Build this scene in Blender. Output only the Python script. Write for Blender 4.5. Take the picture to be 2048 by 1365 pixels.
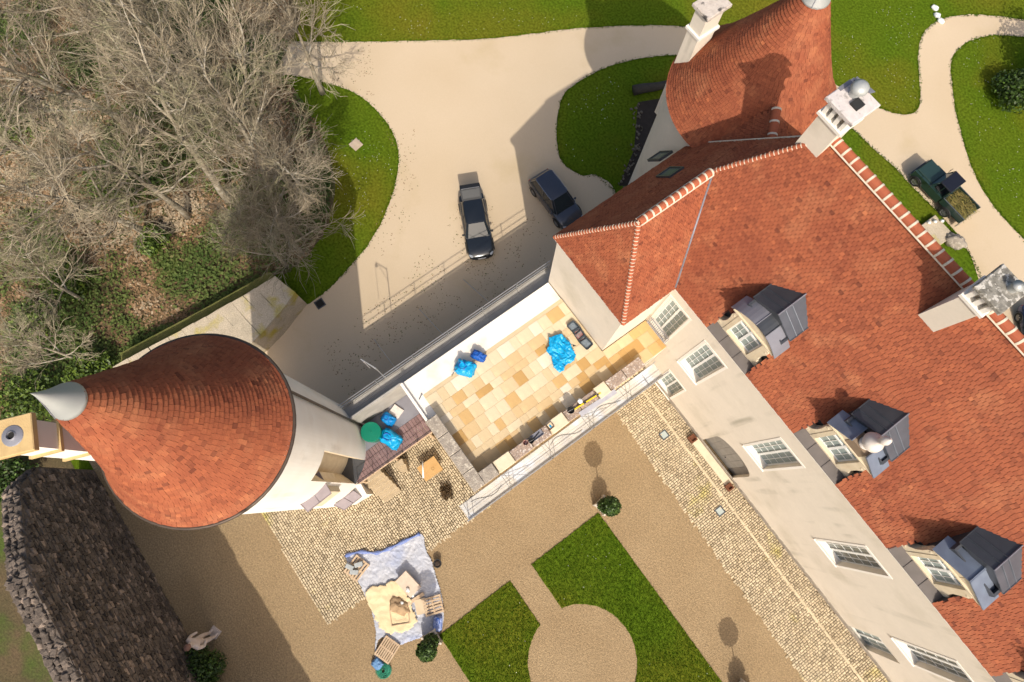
import bpy, bmesh, math, random
import numpy as np
from mathutils import Matrix, Vector, noise
from mathutils.geometry import delaunay_2d_cdt
R = math.radians
rnd = random.Random(11)
for o in list(bpy.data.objects): bpy.data.objects.remove(o)
sc = bpy.context.scene; COL = sc.collection

# ------------------------------------------------------------------ camera
# world X runs along the house front, Y towards the house, Z up; origin on the ground below the drone
CAMH = 40.0; FPX = 1270.0; NAD = (1003.0, 985.0); CX, CY = 1024.0, 682.5
AX = R(-54.07)
_D = np.array([NAD[0]-CX, NAD[1]-CY, FPX]); _D /= np.linalg.norm(_D)
_e1 = np.array([1., 0, 0]) - _D[0]*_D; _e1 /= np.linalg.norm(_e1)
_e2 = np.cross(_e1, _D); _e2 = _e2 if _e2[1] < 0 else -_e2
_c, _s = math.cos(AX), math.sin(AX)
E1 = np.array([_c, -_s, 0]); E2 = np.array([_s, _c, 0]); EZ = np.array([0, 0, 1.])
def cam_axis(i): return _e1[i]*E1 + _e2[i]*E2 - _D[i]*EZ
def G(px, py, z=0.0):
    """photo pixel -> (x, y) on the horizontal plane z"""
    r = np.array([px-CX, py-CY, FPX]); d = r @ _D
    q = ((r @ _e1)*E1 + (r @ _e2)*E2)/d*(CAMH-z)
    return (float(q[0]), float(q[1]))
cam_d = bpy.data.cameras.new('camera'); cam = bpy.data.objects.new('camera', cam_d); COL.objects.link(cam)
cr, cu, cf = cam_axis(0), -cam_axis(1), cam_axis(2)
cam.matrix_world = Matrix(((cr[0], cu[0], -cf[0], 0), (cr[1], cu[1], -cf[1], 0), (cr[2], cu[2], -cf[2], CAMH), (0, 0, 0, 1)))
cam_d.sensor_width = 36; cam_d.lens = 36*FPX/2048; cam_d.clip_end = 2000; cam_d.clip_start = 0.5
sc.camera = cam

# ------------------------------------------------------------------ sky, sun, exposure
SUN_EL = R(44.5); SH = np.array([-0.888, 0.460]); SH /= np.linalg.norm(SH)
w = bpy.data.worlds.new('World'); sc.world = w; w.use_nodes = True
nt = w.node_tree; bg = nt.nodes['Background']; sky = nt.nodes.new('ShaderNodeTexSky')
sky.sky_type = 'NISHITA'; sky.sun_disc = False; sky.sun_elevation = SUN_EL
sky.sun_rotation = math.atan2(-SH[0], -SH[1])
nt.links.new(sky.outputs[0], bg.inputs[0]); sky.dust_density = 5.0; sky.ozone_density = 0.6; bg.inputs[1].default_value = 0.15
sd = bpy.data.lights.new('sun', 'SUN'); sd.energy = 3.7; sd.angle = R(0.53); sd.color = (1.0, 0.93, 0.82)
so = bpy.data.objects.new('sun', sd); COL.objects.link(so)
dv = Vector((SH[0]*math.cos(SUN_EL), SH[1]*math.cos(SUN_EL), -math.sin(SUN_EL)))
so.rotation_euler = dv.to_track_quat('-Z', 'Y').to_euler(); so.location = (30, -15, 60)
sc.view_settings.view_transform = 'Standard'; sc.view_settings.look = 'None'
sc.view_settings.exposure = 0.16; sc.view_settings.gamma = 1.0

# ------------------------------------------------------------------ materials
MATS = {}
def M(name, c1, c2=None, scale=2.0, rough=0.85, bump=0.0, bscale=30.0, tone=None, metal=0.0, c3=None, s3=0.3, t3=(0.5, 0.62), spec=0.3, fine=0.0, fscale=120., detail=5.0, trans=0.0, streak=None):
    """procedural principled material: two-colour noise, optional third-colour patches, fine speckle, bump, per-piece tone"""
    if name in MATS: return MATS[name]
    m = bpy.data.materials.new(name); m.use_nodes = True; n = m.node_tree.nodes; L = m.node_tree.links
    b = n['Principled BSDF']; b.inputs['Roughness'].default_value = rough; b.inputs['Metallic'].default_value = metal
    b.inputs['Specular IOR Level'].default_value = spec
    tc = n.new('ShaderNodeTexCoord'); col = None
    def noise_(s, det=detail):
        t = n.new('ShaderNodeTexNoise'); t.inputs['Scale'].default_value = s; t.inputs['Detail'].default_value = det
        L.new(tc.outputs['Object'], t.inputs['Vector']); return t.outputs['Fac']
    def mixc(f, a, bb, mode='MIX'):
        x = n.new('ShaderNodeMix'); x.data_type = 'RGBA'; x.blend_type = mode
        if hasattr(f, 'links'): L.new(f, x.inputs[0])
        else: x.inputs[0].default_value = f
        for i, v in ((6, a), (7, bb)):
            if hasattr(v, 'links'): L.new(v, x.inputs[i])
            else: x.inputs[i].default_value = (*v, 1)
        return x.outputs[2]
    def ramp(f, lo, hi):
        r = n.new('ShaderNodeMapRange'); r.inputs[1].default_value = lo; r.inputs[2].default_value = hi
        L.new(f, r.inputs[0]); return r.outputs[0]
    if c2 is None: c2 = tuple(x*0.86 for x in c1)
    col = mixc(ramp(noise_(scale), 0.3, 0.7), c1, c2)
    if c3 is not None: col = mixc(ramp(noise_(s3), *t3), col, c3)
    if tone is not None:
        a = n.new('ShaderNodeAttribute'); a.attribute_name = 'tone'
        ra = n.new('ShaderNodeValToRGB'); els = ra.color_ramp.elements
        while len(els) < len(tone): els.new(0.5)
        for k, (p, c) in enumerate(tone): els[k].position = p; els[k].color = (*c, 1)
        L.new(a.outputs['Fac'], ra.inputs[0]); col = mixc(1.0, col, ra.outputs[0], 'MULTIPLY')
    if streak:
        mp = n.new('ShaderNodeMapping'); mp.inputs['Scale'].default_value = (1.5, 1.5, .10); L.new(tc.outputs['Object'], mp.inputs[0])
        t = n.new('ShaderNodeTexNoise'); t.inputs['Scale'].default_value = 1.0; t.inputs['Detail'].default_value = 6.0; L.new(mp.outputs[0], t.inputs['Vector'])
        f1 = ramp(t.outputs['Fac'], .56, .74); f2 = ramp(noise_(.45), .45, .62); mu = n.new('ShaderNodeMath'); mu.operation = 'MULTIPLY'; L.new(f1, mu.inputs[0]); L.new(f2, mu.inputs[1])
        m3 = n.new('ShaderNodeMath'); m3.operation = 'MULTIPLY'; m3.inputs[1].default_value = .75; L.new(mu.outputs[0], m3.inputs[0])
        col = mixc(m3.outputs[0], col, streak)
    if fine:
        fx = ramp(noise_(fscale, 2.0), 0.25, 0.75)
        g = n.new('ShaderNodeMapRange'); g.inputs[3].default_value = 1-fine; g.inputs[4].default_value = 1+fine
        L.new(fx, g.inputs[0]); cmb = n.new('ShaderNodeCombineColor')
        for i in range(3): L.new(g.outputs[0], cmb.inputs[i])
        col = mixc(1.0, col, cmb.outputs[0], 'MULTIPLY')
    L.new(col, b.inputs['Base Color'])
    if bump:
        bp = n.new('ShaderNodeBump'); bp.inputs['Strength'].default_value = bump; bp.inputs['Distance'].default_value = 0.05
        L.new(noise_(bscale, 3.0), bp.inputs['Height']); L.new(bp.outputs[0], b.inputs['Normal'])
    if trans: b.inputs['Transmission Weight'].default_value = trans
    MATS[name] = m; return m
def Mplain(name, c, rough=0.5, metal=0.0, spec=0.5, coat=0.0):
    if name in MATS: return MATS[name]
    m = M(name, c, tuple(x*0.93 for x in c), 4.0, rough, metal=metal, spec=spec)
    if coat: m.node_tree.nodes['Principled BSDF'].inputs['Coat Weight'].default_value = coat
    return m

TT = ((0.0, (0.52, 0.48, 0.52)), (0.25, (0.86, 0.83, 0.83)), (0.55, (1.0, 1.0, 1.0)), (0.85, (1.10, 1.13, 1.10)), (1.0, (1.4, 1.5, 1.4)))
m_tile = M('clay_roof_tile', (0.300, 0.086, 0.037), (0.240, 0.064, 0.029), 0.5, 0.8, 0.25, 40, TT, c3=(0.325, 0.110, 0.050), s3=0.9, t3=(0.5, 0.7), fine=0.12, fscale=25)
m_under = M('roof_batten_bed', (0.10, 0.035, 0.025))
m_ridge = M('ridge_terracotta', (0.40, 0.115, 0.05), (0.30, 0.08, 0.04), 3.0, 0.8, 0.2, 30)
m_mortar = M('lime_mortar', (0.66, 0.58, 0.46), (0.55, 0.47, 0.36), 5, 0.95, 0.3, 40)
m_render = M('cream_lime_render', (0.71, 0.638, 0.535), (0.67, 0.60, 0.50), 0.7, 0.93, 0.06, 25, c3=(0.54, 0.48, 0.375), s3=0.30, t3=(0.57, 0.78), fine=0.025, fscale=6, streak=(0.33, 0.30, 0.23))
m_white = M('white_lime_render', (0.80, 0.76, 0.69), (0.76, 0.71, 0.63), 0.8, 0.93, 0.06, 25, c3=(0.68, 0.60, 0.50), s3=0.35, t3=(0.6, 0.78), streak=(0.48, 0.43, 0.36))
m_stone = M('cut_limestone', (0.68, 0.58, 0.42), (0.60, 0.50, 0.35), 2.5, 0.9, 0.15, 20)
m_oldstone = M('weathered_limestone', (0.36, 0.31, 0.25), (0.25, 0.215, 0.18), 3.0, 0.95, 0.6, 14, c3=(0.47, 0.42, 0.34), s3=5, t3=(0.55, 0.7), fine=0.25, fscale=20)
m_lichen = M('lichen_wall_top', (0.50, 0.42, 0.31), (0.40, 0.34, 0.25), 1.5, 0.95, 0.5, 12, c3=(0.40, 0.33, 0.07), s3=0.7, t3=(0.55, 0.68), fine=0.2, fscale=14)
m_moss = M('moss', (0.10, 0.11, 0.025), (0.15, 0.14, 0.045), 3, 0.95, 0.8, 20, fine=0.3, fscale=20)
m_rubble = M('rubble_wall', (0.19, 0.15, 0.12), (0.10, 0.08, 0.065), 1.2, 0.95, 0.9, 9, tone=((0, (0.4, 0.4, 0.4)), (0.6, (1, 1, 1)), (1, (2.1, 2.0, 1.9))), fine=0.25, fscale=10)
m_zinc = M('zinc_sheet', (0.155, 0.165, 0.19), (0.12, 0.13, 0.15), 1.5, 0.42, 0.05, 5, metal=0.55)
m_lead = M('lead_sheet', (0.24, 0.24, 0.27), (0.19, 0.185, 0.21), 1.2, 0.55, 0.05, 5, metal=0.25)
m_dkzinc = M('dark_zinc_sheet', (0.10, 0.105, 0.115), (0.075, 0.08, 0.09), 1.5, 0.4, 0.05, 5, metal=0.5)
m_tip = M('zinc_cone_tip', (0.46, 0.46, 0.44), (0.38, 0.39, 0.38), 1.5, 0.5, 0.05, 5, metal=0.3)
m_steel = M('galvanised_tube', (0.50, 0.50, 0.50), (0.40, 0.40, 0.41), 6, 0.4, metal=0.6)
m_plank = M('scaffold_board', (0.60, 0.565, 0.50), (0.45, 0.43, 0.40), 1.6, 0.7, 0.15, 18, c3=(0.55, 0.58, 0.62), s3=0.8, t3=(0.52, 0.62))
m_gplank = M('grey_scaffold_deck', (0.38, 0.36, 0.325), (0.28, 0.265, 0.24), 1.2, 0.6, 0.1, 20)
m_wood = M('pale_wood', (0.56, 0.42, 0.28), (0.46, 0.33, 0.21), 4, 0.8, 0.2, 20)
m_ply = M('plywood', (0.52, 0.32, 0.13), (0.46, 0.27, 0.10), 2, 0.7)
m_deck = M('redbrown_deck', (0.235, 0.15, 0.14), (0.18, 0.115, 0.105), 3, 0.75, 0.15, 18, tone=((0, (0.75, 0.75, 0.8)), (1, (1.2, 1.2, 1.25))))
m_wht = Mplain('white_paint', (0.80, 0.80, 0.77), 0.45)
m_glass = M('window_glass', (0.115, 0.135, 0.125), (0.16, 0.175, 0.16), 0.5, 0.12, spec=0.6)
m_palepane = M('pale_blue_pane', (0.30, 0.35, 0.33), (0.26, 0.31, 0.30), 2, 0.5)  # opaque window panes, reflected sky and curtains put into their pale colour
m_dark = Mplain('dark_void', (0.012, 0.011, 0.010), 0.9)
m_black = Mplain('black_rubber', (0.018, 0.018, 0.018), 0.7)
m_bag = M('blue_plastic_bag', (0.0, 0.33, 0.62), (0.0, 0.27, 0.55), 3, 0.35, 0.8, 7, spec=0.5)
m_bagdk = M('deep_blue_bag', (0.015, 0.10, 0.40), (0.01, 0.07, 0.33), 3, 0.4, 0.8, 8)
m_green = Mplain('green_plastic', (0.0, 0.16, 0.095), 0.35)
m_yellow = Mplain('yellow_paint', (0.75, 0.55, 0.02), 0.4)
m_sand = M('building_sand', (0.72, 0.58, 0.36), (0.64, 0.50, 0.30), 2, 0.95, 0.4, 25)
m_leaf = M('evergreen_leaf', (0.045, 0.085, 0.015), (0.03, 0.055, 0.012), 3, 0.5, tone=((0, (0.55, 0.55, 0.5)), (0.6, (1, 1, 1)), (1, (2.0, 1.9, 1.4))))
m_ivy = M('ivy_leaf', (0.085, 0.13, 0.022), (0.055, 0.09, 0.018), 0.6, 0.45, tone=((0, (0.5, 0.55, 0.5)), (0.6, (1, 1, 1)), (1, (2.2, 2.0, 1.5))))
m_litter = M('leaf_litter', (1, 1, 1), (0.9, 0.9, 0.9), 1, 0.8, tone=((0, (0.05, 0.085, 0.015)), (0.42, (0.10, 0.13, 0.03)), (0.5, (0.14, 0.09, 0.045)), (0.8, (0.27, 0.165, 0.085)), (1, (0.42, 0.33, 0.22))))
m_bark = M('pale_bark', (0.36, 0.31, 0.23), (0.24, 0.20, 0.145), 3, 0.9, 0.6, 12, c3=(0.42, 0.38, 0.31), s3=2.5, t3=(0.5, 0.62))
m_twig = M('bare_twig', (0.33, 0.285, 0.215), (0.22, 0.18, 0.125), 0.35, 0.85, c3=(0.215, 0.225, 0.12), s3=.22, t3=(.5, .66), tone=((0, (0.6, 0.58, 0.55)), (1, (1.3, 1.28, 1.22))))
m_grass = M('lawn_grass', (0.062, 0.110, 0.007), (0.085, 0.118, 0.009), 0.22, 0.9, 0.5, 30, c3=(0.125, 0.118, 0.012), s3=0.10, t3=(0.48, 0.66), fine=0.42, fscale=6, detail=8, spec=0.0)
m_blade = M('grass_blade', (0.068, 0.132, 0.009), (0.045, 0.100, 0.007), 0.4, 0.7, tone=((0, (0.55, 0.6, 0.5)), (0.7, (1, 1, 1)), (1, (1.5, 1.35, 1.2))), spec=0.0)
m_drive = M('compacted_drive', (0.545, 0.435, 0.305), (0.505, 0.395, 0.265), 0.16, 0.95, 0.1, 60, c3=(0.43, 0.33, 0.19), s3=0.25, t3=(0.56, 0.85), fine=0.06, fscale=30, detail=8)
m_gravel = M('court_gravel', (0.300, 0.215, 0.120), (0.265, 0.185, 0.100), 0.35, 0.95, 0.9, 14, fine=0.30, fscale=11, detail=7)
m_joint = M('cobble_joint', (0.075, 0.055, 0.03), (0.05, 0.038, 0.02), 2, 0.95)
m_cobble = M('limestone_cobble', (0.56, 0.465, 0.32), (0.50, 0.40, 0.26), 0.8, 0.9, 0.3, 30, c3=(0.45, 0.38, 0.12), s3=0.45, t3=(0.6, 0.72), tone=((0, (0.6, 0.58, 0.56)), (0.5, (1, 1, 1)), (1, (1.25, 1.25, 1.25))))
m_forest = M('forest_floor', (0.11, 0.075, 0.04), (0.06, 0.055, 0.022), 0.5, 0.95, 0.8, 8, c3=(0.06, 0.085, 0.015), s3=0.25, t3=(0.5, 0.62), fine=0.3, fscale=8)

# ------------------------------------------------------------------ mesh builder
OFF = {}
class MB:
    def __init__(s): s.v = []; s.f = []; s.t = []; s.m = []
    def add(s, vs, fs, tone=0.5, mi=0):
        b = len(s.v); s.v += [tuple(p) for p in vs]
        for f in fs: s.f.append(tuple(b+i for i in f)); s.t.append(tone); s.m.append(mi)
        return s
    def box(s, x0, x1, y0, y1, z0, z1, tone=0.5, mi=0, X=None):
        vs = [(x, y, z) for z in (z0, z1) for y in (y0, y1) for x in (x0, x1)]
        if X is not None: vs = [X @ Vector(p) for p in vs]
        return s.add(vs, [(0, 2, 3, 1), (4, 5, 7, 6), (0, 1, 5, 4), (2, 6, 7, 3), (0, 4, 6, 2), (1, 3, 7, 5)], tone, mi)
    def cbox(s, x0, x1, y0, y1, z0, z1, c=0.02, tone=0.5, mi=0, X=None):
        """box with chamfered top edges"""
        vs = [(x0, y0, z0), (x1, y0, z0), (x1, y1, z0), (x0, y1, z0), (x0, y0, z1-c), (x1, y0, z1-c), (x1, y1, z1-c), (x0, y1, z1-c),
              (x0+c, y0+c, z1), (x1-c, y0+c, z1), (x1-c, y1-c, z1), (x0+c, y1-c, z1)]
        if X is not None: vs = [X @ Vector(p) for p in vs]
        fs = [(3, 2, 1, 0), (8, 9, 10, 11)]
        for i in range(4):
            j = (i+1) % 4; fs += [(i, j, 4+j, 4+i), (4+i, 4+j, 8+j, 8+i)]
        return s.add(vs, fs, tone, mi)
    def prism(s, poly, z0, z1, tone=0.5, mi=0):
        n = len(poly); vs = [(x, y, z0) for x, y in poly]+[(x, y, z1) for x, y in poly]
        return s.add(vs, [tuple(range(n-1, -1, -1)), tuple(range(n, 2*n))]+[(i, (i+1) % n, n+(i+1) % n, n+i) for i in range(n)], tone, mi)
    def slab(s, pts, thick, tone=0.5, mi=0):
        """planar 3D polygon thickened along its normal"""
        P = [Vector(p) for p in pts]; nn = Vector((0, 0, 0))
        for i in range(len(P)): nn += P[i].cross(P[(i+1) % len(P)])
        nn.normalize(); n = len(P); vs = [p-nn*thick for p in P]+P
        return s.add(vs, [tuple(range(n-1, -1, -1)), tuple(range(n, 2*n))]+[(i, (i+1) % n, n+(i+1) % n, n+i) for i in range(n)], tone, mi)
    def tube(s, path, rad, n=6, tone=0.5, mi=0, cap=True):
        P = [Vector(p) for p in path]; k = len(P); rs = rad if isinstance(rad, (list, tuple)) else [rad]*k
        vs = []; ref = None
        for i in range(k):
            d = (P[min(i+1, k-1)]-P[max(i-1, 0)])
            if d.length < 1e-9: d = Vector((0, 0, 1))
            d.normalize()
            if ref is None: ref = Vector((1, 0, 0)) if abs(d.x) < 0.8 else Vector((0, 1, 0))
            a = (ref-d*ref.dot(d)).normalized(); b = d.cross(a); ref = a
            for j in range(n):
                t = 2*math.pi*j/n; vs.append(P[i]+(a*math.cos(t)+b*math.sin(t))*rs[i])
        fs = [(i*n+j, i*n+(j+1) % n, (i+1)*n+(j+1) % n, (i+1)*n+j) for i in range(k-1) for j in range(n)]
        if cap and n > 3: fs += [tuple(range(n-1, -1, -1)), tuple((k-1)*n+j for j in range(n))]
        return s.add(vs, fs, tone, mi)
    def lathe(s, prof, n=24, c=(0, 0, 0), tone=0.5, mi=0, X=None, a0=0.0, a1=2*math.pi):
        full = abs(a1-a0-2*math.pi) < 1e-6; m = n if full else n+1; vs = []
        for r, z in prof:
            for j in range(m):
                t = a0+(a1-a0)*j/n; p = Vector((r*math.cos(t), r*math.sin(t), z))
                if X is not None: p = X @ p
                vs.append((p.x+c[0], p.y+c[1], p.z+c[2]))
        fs = []
        for i in range(len(prof)-1):
            for j in range(n):
                j2 = (j+1) % m if full else j+1
                fs.append((i*m+j, i*m+j2, (i+1)*m+j2, (i+1)*m+j))
        return s.add(vs, fs, tone, mi)
    def blob(s, c, rx, ry, rz, seed=0, amp=0.25, fr=2.0, n=22, k=13, rot=0.0, flat=-0.55, tone=0.5, sq=1.0):
        vs = []; cr_, sr = math.cos(rot), math.sin(rot)
        def pw(a): return math.copysign(abs(a)**sq, a)
        for i in range(k+1):
            ph = math.pi*i/k
            for j in range(n):
                th = 2*math.pi*j/n
                p = Vector((pw(math.cos(th))*math.sin(ph)**sq, pw(math.sin(th))*math.sin(ph)**sq, math.cos(ph)))
                a = 1+amp*(noise.noise(p*fr+Vector((seed*7.3, seed*1.7, 0)))+0.6*noise.noise(p*fr*2.3+Vector((0, seed*3.1, 5))))
                x, y, z = p.x*a*rx, p.y*a*ry, max(p.z*a, flat)*rz
                vs.append((c[0]+x*cr_-y*sr, c[1]+x*sr+y*cr_, c[2]+z-flat*rz))
        fs = [(i*n+j, (i+1)*n+j, (i+1)*n+(j+1) % n, i*n+(j+1) % n) for i in range(k) for j in range(n)]
        return s.add(vs, fs, tone)
    def build(s, name, mats, parent=None, smooth=False, loc=None, at=None):
        me = bpy.data.meshes.new(name); v = np.array(s.v, dtype=float).reshape(-1, 3)
        off = None; p = parent
        while p is not None:
            if p.name in OFF: off = OFF[p.name]
            p = p.parent
        if loc is not None: v = v-np.array(loc)
        elif at is not None: loc = at
        elif off is not None: v = v-np.array(off)
        me.from_pydata(v.tolist(), [], s.f)
        for m in (mats if isinstance(mats, (list, tuple)) else [mats]): me.materials.append(m)
        me.polygons.foreach_set('material_index', s.m)
        a = me.attributes.new('tone', 'FLOAT', 'FACE'); a.data.foreach_set('value', s.t)
        if smooth is True: me.polygons.foreach_set('use_smooth', [True]*len(s.f))
        me.validate(); me.update()
        o = bpy.data.objects.new(name, me); COL.objects.link(o)
        if smooth == 'auto':
            me.polygons.foreach_set('use_smooth', [True]*len(s.f))
            try: me.set_sharp_from_angle(angle=R(38))
            except Exception: pass
        if parent is not None: o.parent = parent
        if loc is not None:
            o.location = loc if (parent is None or off is None) else tuple(np.array(loc)-np.array(off))
        return o
def tag(o, label=None, cat=None, group=None, kind=None):
    if label: o['label'] = label
    if cat: o['category'] = cat
    if group: o['group'] = group
    if kind: o['kind'] = kind
    return o
def thing(name, label, cat, base=None, group=None):
    """Empty at a thing's base; with base given, the parts are modelled in world coordinates"""
    o = bpy.data.objects.new(name, None); COL.objects.link(o); o.empty_display_size = 0.3
    if base is not None: o.location = base; OFF[o.name] = base
    return tag(o, label, cat, group)
def place(o, loc, rz=0.0, scale=None):
    o.location = loc; o.rotation_euler = (0, 0, rz)
    if scale: o.scale = (scale,)*3
    return o
def copy_tree(o, parent=None):
    c = o.copy(); COL.objects.link(c)
    if parent is not None: c.parent = parent
    for ch in list(o.children): copy_tree(ch, c)
    return c
def inpoly(x, y, P):
    r = False; j = len(P)-1
    for i in range(len(P)):
        if (P[i][1] > y) != (P[j][1] > y) and x < (P[j][0]-P[i][0])*(y-P[i][1])/(P[j][1]-P[i][1])+P[i][0]: r = not r
        j = i
    return r
def smooth_poly(P, k=5, closed=True, jit=0.0):
    out = []; n = len(P)
    for i in range(n if closed else n-1):
        p0, p1, p2, p3 = (P[(i-1) % n], P[i], P[(i+1) % n], P[(i+2) % n]) if closed else (P[max(i-1, 0)], P[i], P[i+1], P[min(i+2, n-1)])
        for a in range(k):
            t = a/k; q = []
            for d in (0, 1):
                q.append(0.5*(2*p1[d]+(p2[d]-p0[d])*t+(2*p0[d]-5*p1[d]+4*p2[d]-p3[d])*t*t+(3*p1[d]-p0[d]-3*p2[d]+p3[d])*t**3))
            if jit: q = [q[0]+rnd.uniform(-jit, jit), q[1]+rnd.uniform(-jit, jit)]
            out.append(tuple(q))
    if not closed: out.append(P[-1])
    return out
def subdiv_poly(P, step, jit):
    out = []
    for i in range(len(P)):
        a, b = P[i], P[(i+1) % len(P)]; L = math.hypot(b[0]-a[0], b[1]-a[1]); n = max(1, int(L/step))
        for k in range(n):
            t = k/n; out.append((a[0]+(b[0]-a[0])*t+rnd.uniform(-jit, jit), a[1]+(b[1]-a[1])*t+rnd.uniform(-jit, jit)))
    return out
def sheet(name, P, z, mat, thick=0.0, kind='structure', label=None):
    if sum((P[i][0]*P[(i+1) % len(P)][1]-P[(i+1) % len(P)][0]*P[i][1]) for i in range(len(P))) < 0: P = P[::-1]
    n = len(P); r = delaunay_2d_cdt([Vector(q) for q in P], [], [list(range(n))], 1, 1e-4)
    V2 = [(q.x, q.y) for q in r[0]]; fs = [tuple(f) for f in r[2]]; fs = [f if sum(V2[f[k]][0]*V2[f[(k+1) % len(f)]][1]-V2[f[(k+1) % len(f)]][0]*V2[f[k]][1] for k in range(len(f))) > 0 else f[::-1] for f in fs]
    vs = [(x, y, z) for x, y in V2]
    if thick: b = len(vs); vs += [(x, y, z) for x, y in P]+[(x, y, z-thick) for x, y in P]; fs += [(b+i, b+n+i, b+n+(i+1) % n, b+(i+1) % n) for i in range(n)]
    me = bpy.data.meshes.new(name); me.from_pydata(vs, [], fs); me.materials.append(mat)
    o = bpy.data.objects.new(name, me); COL.objects.link(o)
    return tag(o, label, None, None, kind)
def quads_mesh(name, C, A, B, tone, mat, parent=None):
    """many loose quads at once: centre, two half-axes (numpy n x 3)"""
    n = len(C); v = np.stack([C-A-B, C+A-B, C+A+B, C-A+B], 1).reshape(-1, 3)
    me = bpy.data.meshes.new(name); me.vertices.add(4*n); me.vertices.foreach_set('co', v.ravel())
    me.loops.add(4*n); me.loops.foreach_set('vertex_index', np.arange(4*n))
    me.polygons.add(n); me.polygons.foreach_set('loop_start', np.arange(0, 4*n, 4))
    me.update(calc_edges=True); me.materials.append(mat)
    a = me.attributes.new('tone', 'FLOAT', 'FACE'); a.data.foreach_set('value', tone.astype(float))
    o = bpy.data.objects.new(name, me); COL.objects.link(o)
    if parent is not None: o.parent = parent
    return o
# ================================================================== ground
rs = np.random.RandomState(5)
sheet('lawn', [(-300, -300), (300, -300), (300, 300), (-300, 300)], 0.0, m_grass)
DR = [(200, 70), (400, 76), (560, 82), (640, 84), (740, 84), (850, 82), (960, 79), (1050, 70), (1150, 58), (1250, 52), (1330, 52), (1400, 57), (1470, 70), (1540, 100), (1600, 130),
      (1665, 165), (1700, 188), (1765, 219), (1800, 229), (1828, 226), (1840, 206), (1838, 150), (1836, 110), (1845, 70), (1870, 45), (1905, 33), (1960, 30), (2048, 40), (2200, 70), (2200, 100),
      (2048, 75), (1990, 71), (1945, 80), (1915, 100), (1902, 125), (1903, 160), (1908, 205), (1920, 260), (1945, 340), (1985, 410), (2048, 480), (2200, 640), (2200, 830), (2000, 640), (1935, 500),
      (1880, 430), (1830, 380), (1790, 336), (1749, 300), (1705, 259), (1640, 215), (1560, 170), (1460, 130), (1360, 112), (1299, 115), (1237, 127), (1185, 148), (1137, 179), (1120, 207), (1113, 258),
      (1116, 303), (1130, 331), (1165, 351), (1192, 351), (1230, 382), (1220, 450), (1190, 600), (950, 800), (800, 900), (640, 880), (470, 800), (505, 690), (530, 655), (575, 612), (610, 612), (650, 585), (690, 545),
      (720, 510), (740, 485), (770, 430), (790, 370), (798, 320), (790, 275), (765, 235), (730, 200), (690, 178), (620, 158), (560, 150), (400, 146), (200, 140)]
DRW = [G(*p) for p in DR]
sheet('driveway', smooth_poly(DRW, 8, True, 0.035), 0.010, m_drive)
FP = [G(*p) for p in ((-420, -420), (480, -420), (560, -80), (600, 40), (560, 90), (560, 140), (620, 230), (668, 330), (664, 430), (625, 500), (575, 545))]+[(-20.0, -4.0), (-20.4, -10), (-20.4, -16), (-20, -24), (-60, -60)]
sheet('forest_floor', smooth_poly(FP, 5, True, 0.15), 0.005, m_forest)
sheet('courtyard_gravel', [(-17, -19.4), (45, -19.4), (45, 12.2), (-7.5, 12.2), (-7.5, -4.2), (-10.5, -8.6), (-17, -13)], 0.014, m_gravel)
GC, GR = (10.53, -1.79), 3.17
def parterre(sgn):
    v0, v1 = (0.78, 5.86)
    a = math.asin(v0/GR); arc = [(GC[0]-GR*math.cos(a+(math.pi-2*a)*k/24), GR*math.sin(a+(math.pi-2*a)*k/24)) for k in range(25)]
    P = [(4.45, v0)]+arc+[(16.6, v0), (16.6, v1), (4.45, v1)]
    return [(x, GC[1]+sgn*y) for x, y in P]
PARTS = []
for sgn in (1, -1):
    P = subdiv_poly(parterre(sgn), 0.12, 0.018); PARTS.append(P)
    sheet('parterre_lawn', P, 0.06, m_grass, 0.055)
def blades(name, n, polys, z, hgt, wid, inside=True):
    out = []
    for P in polys:
        xs = [p[0] for p in P]; ys = [p[1] for p in P]; c = 0
        while c < n:
            x, y = rs.uniform(min(xs), max(xs)), rs.uniform(min(ys), max(ys))
            if inpoly(x, y, P): out.append((x, y)); c += 1
    C = np.array([(x, y, z) for x, y in out]); k = len(C)
    th = rs.uniform(0, 2*np.pi, k); h = hgt*rs.uniform(0.6, 1.4, k); lean = rs.uniform(0.1, 0.9, k)
    ax = np.stack([np.cos(th), np.sin(th), np.zeros(k)], 1)*(wid*rs.uniform(.6, 1.4, k))[:, None]
    up = np.stack([-np.sin(th)*lean*h, np.cos(th)*lean*h, h], 1)*0.5
    o = quads_mesh(name, C+up*1.0, ax, up, rs.uniform(0, 1, k), m_blade)
    return tag(o, kind='stuff')
b = blades('grass', 26000, PARTS, 0.055, 0.05, 0.012); tag(b, 'short mown grass blades of the two formal courtyard lawns', 'grass')
# rough grass along the edges of the drive
eg = []
for i in range(len(DRW)):
    a, c = DRW[i], DRW[(i+1) % len(DRW)]; L = math.hypot(c[0]-a[0], c[1]-a[1])
    if L > 30: continue
    for k in range(int(L*55)):
        t = rs.rand(); eg.append((a[0]+(c[0]-a[0])*t+rs.normal(0, .07), a[1]+(c[1]-a[1])*t+rs.normal(0, .07)))
eg = [p for p in eg if not (p[0] > -9.5 and p[1] < 24 and p[1] > -20) and not (-20 < p[0] < -8 and p[1] < -2.5)]
C = np.array([(x, y, 0.012) for x, y in eg]); k = len(C); th = rs.uniform(0, 6.28, k); h = .05*rs.uniform(.5, 1.4, k)
ax = np.stack([np.cos(th), np.sin(th), 0*th], 1)*.02; up = np.stack([-np.sin(th)*h*.7, np.cos(th)*h*.7, h], 1)*.5
tag(quads_mesh('edge_grass', C+up, ax, up, rs.uniform(0, .8, k), m_blade), 'ragged longer grass fringing the edges of the pale drive', 'grass', kind='stuff')
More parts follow.
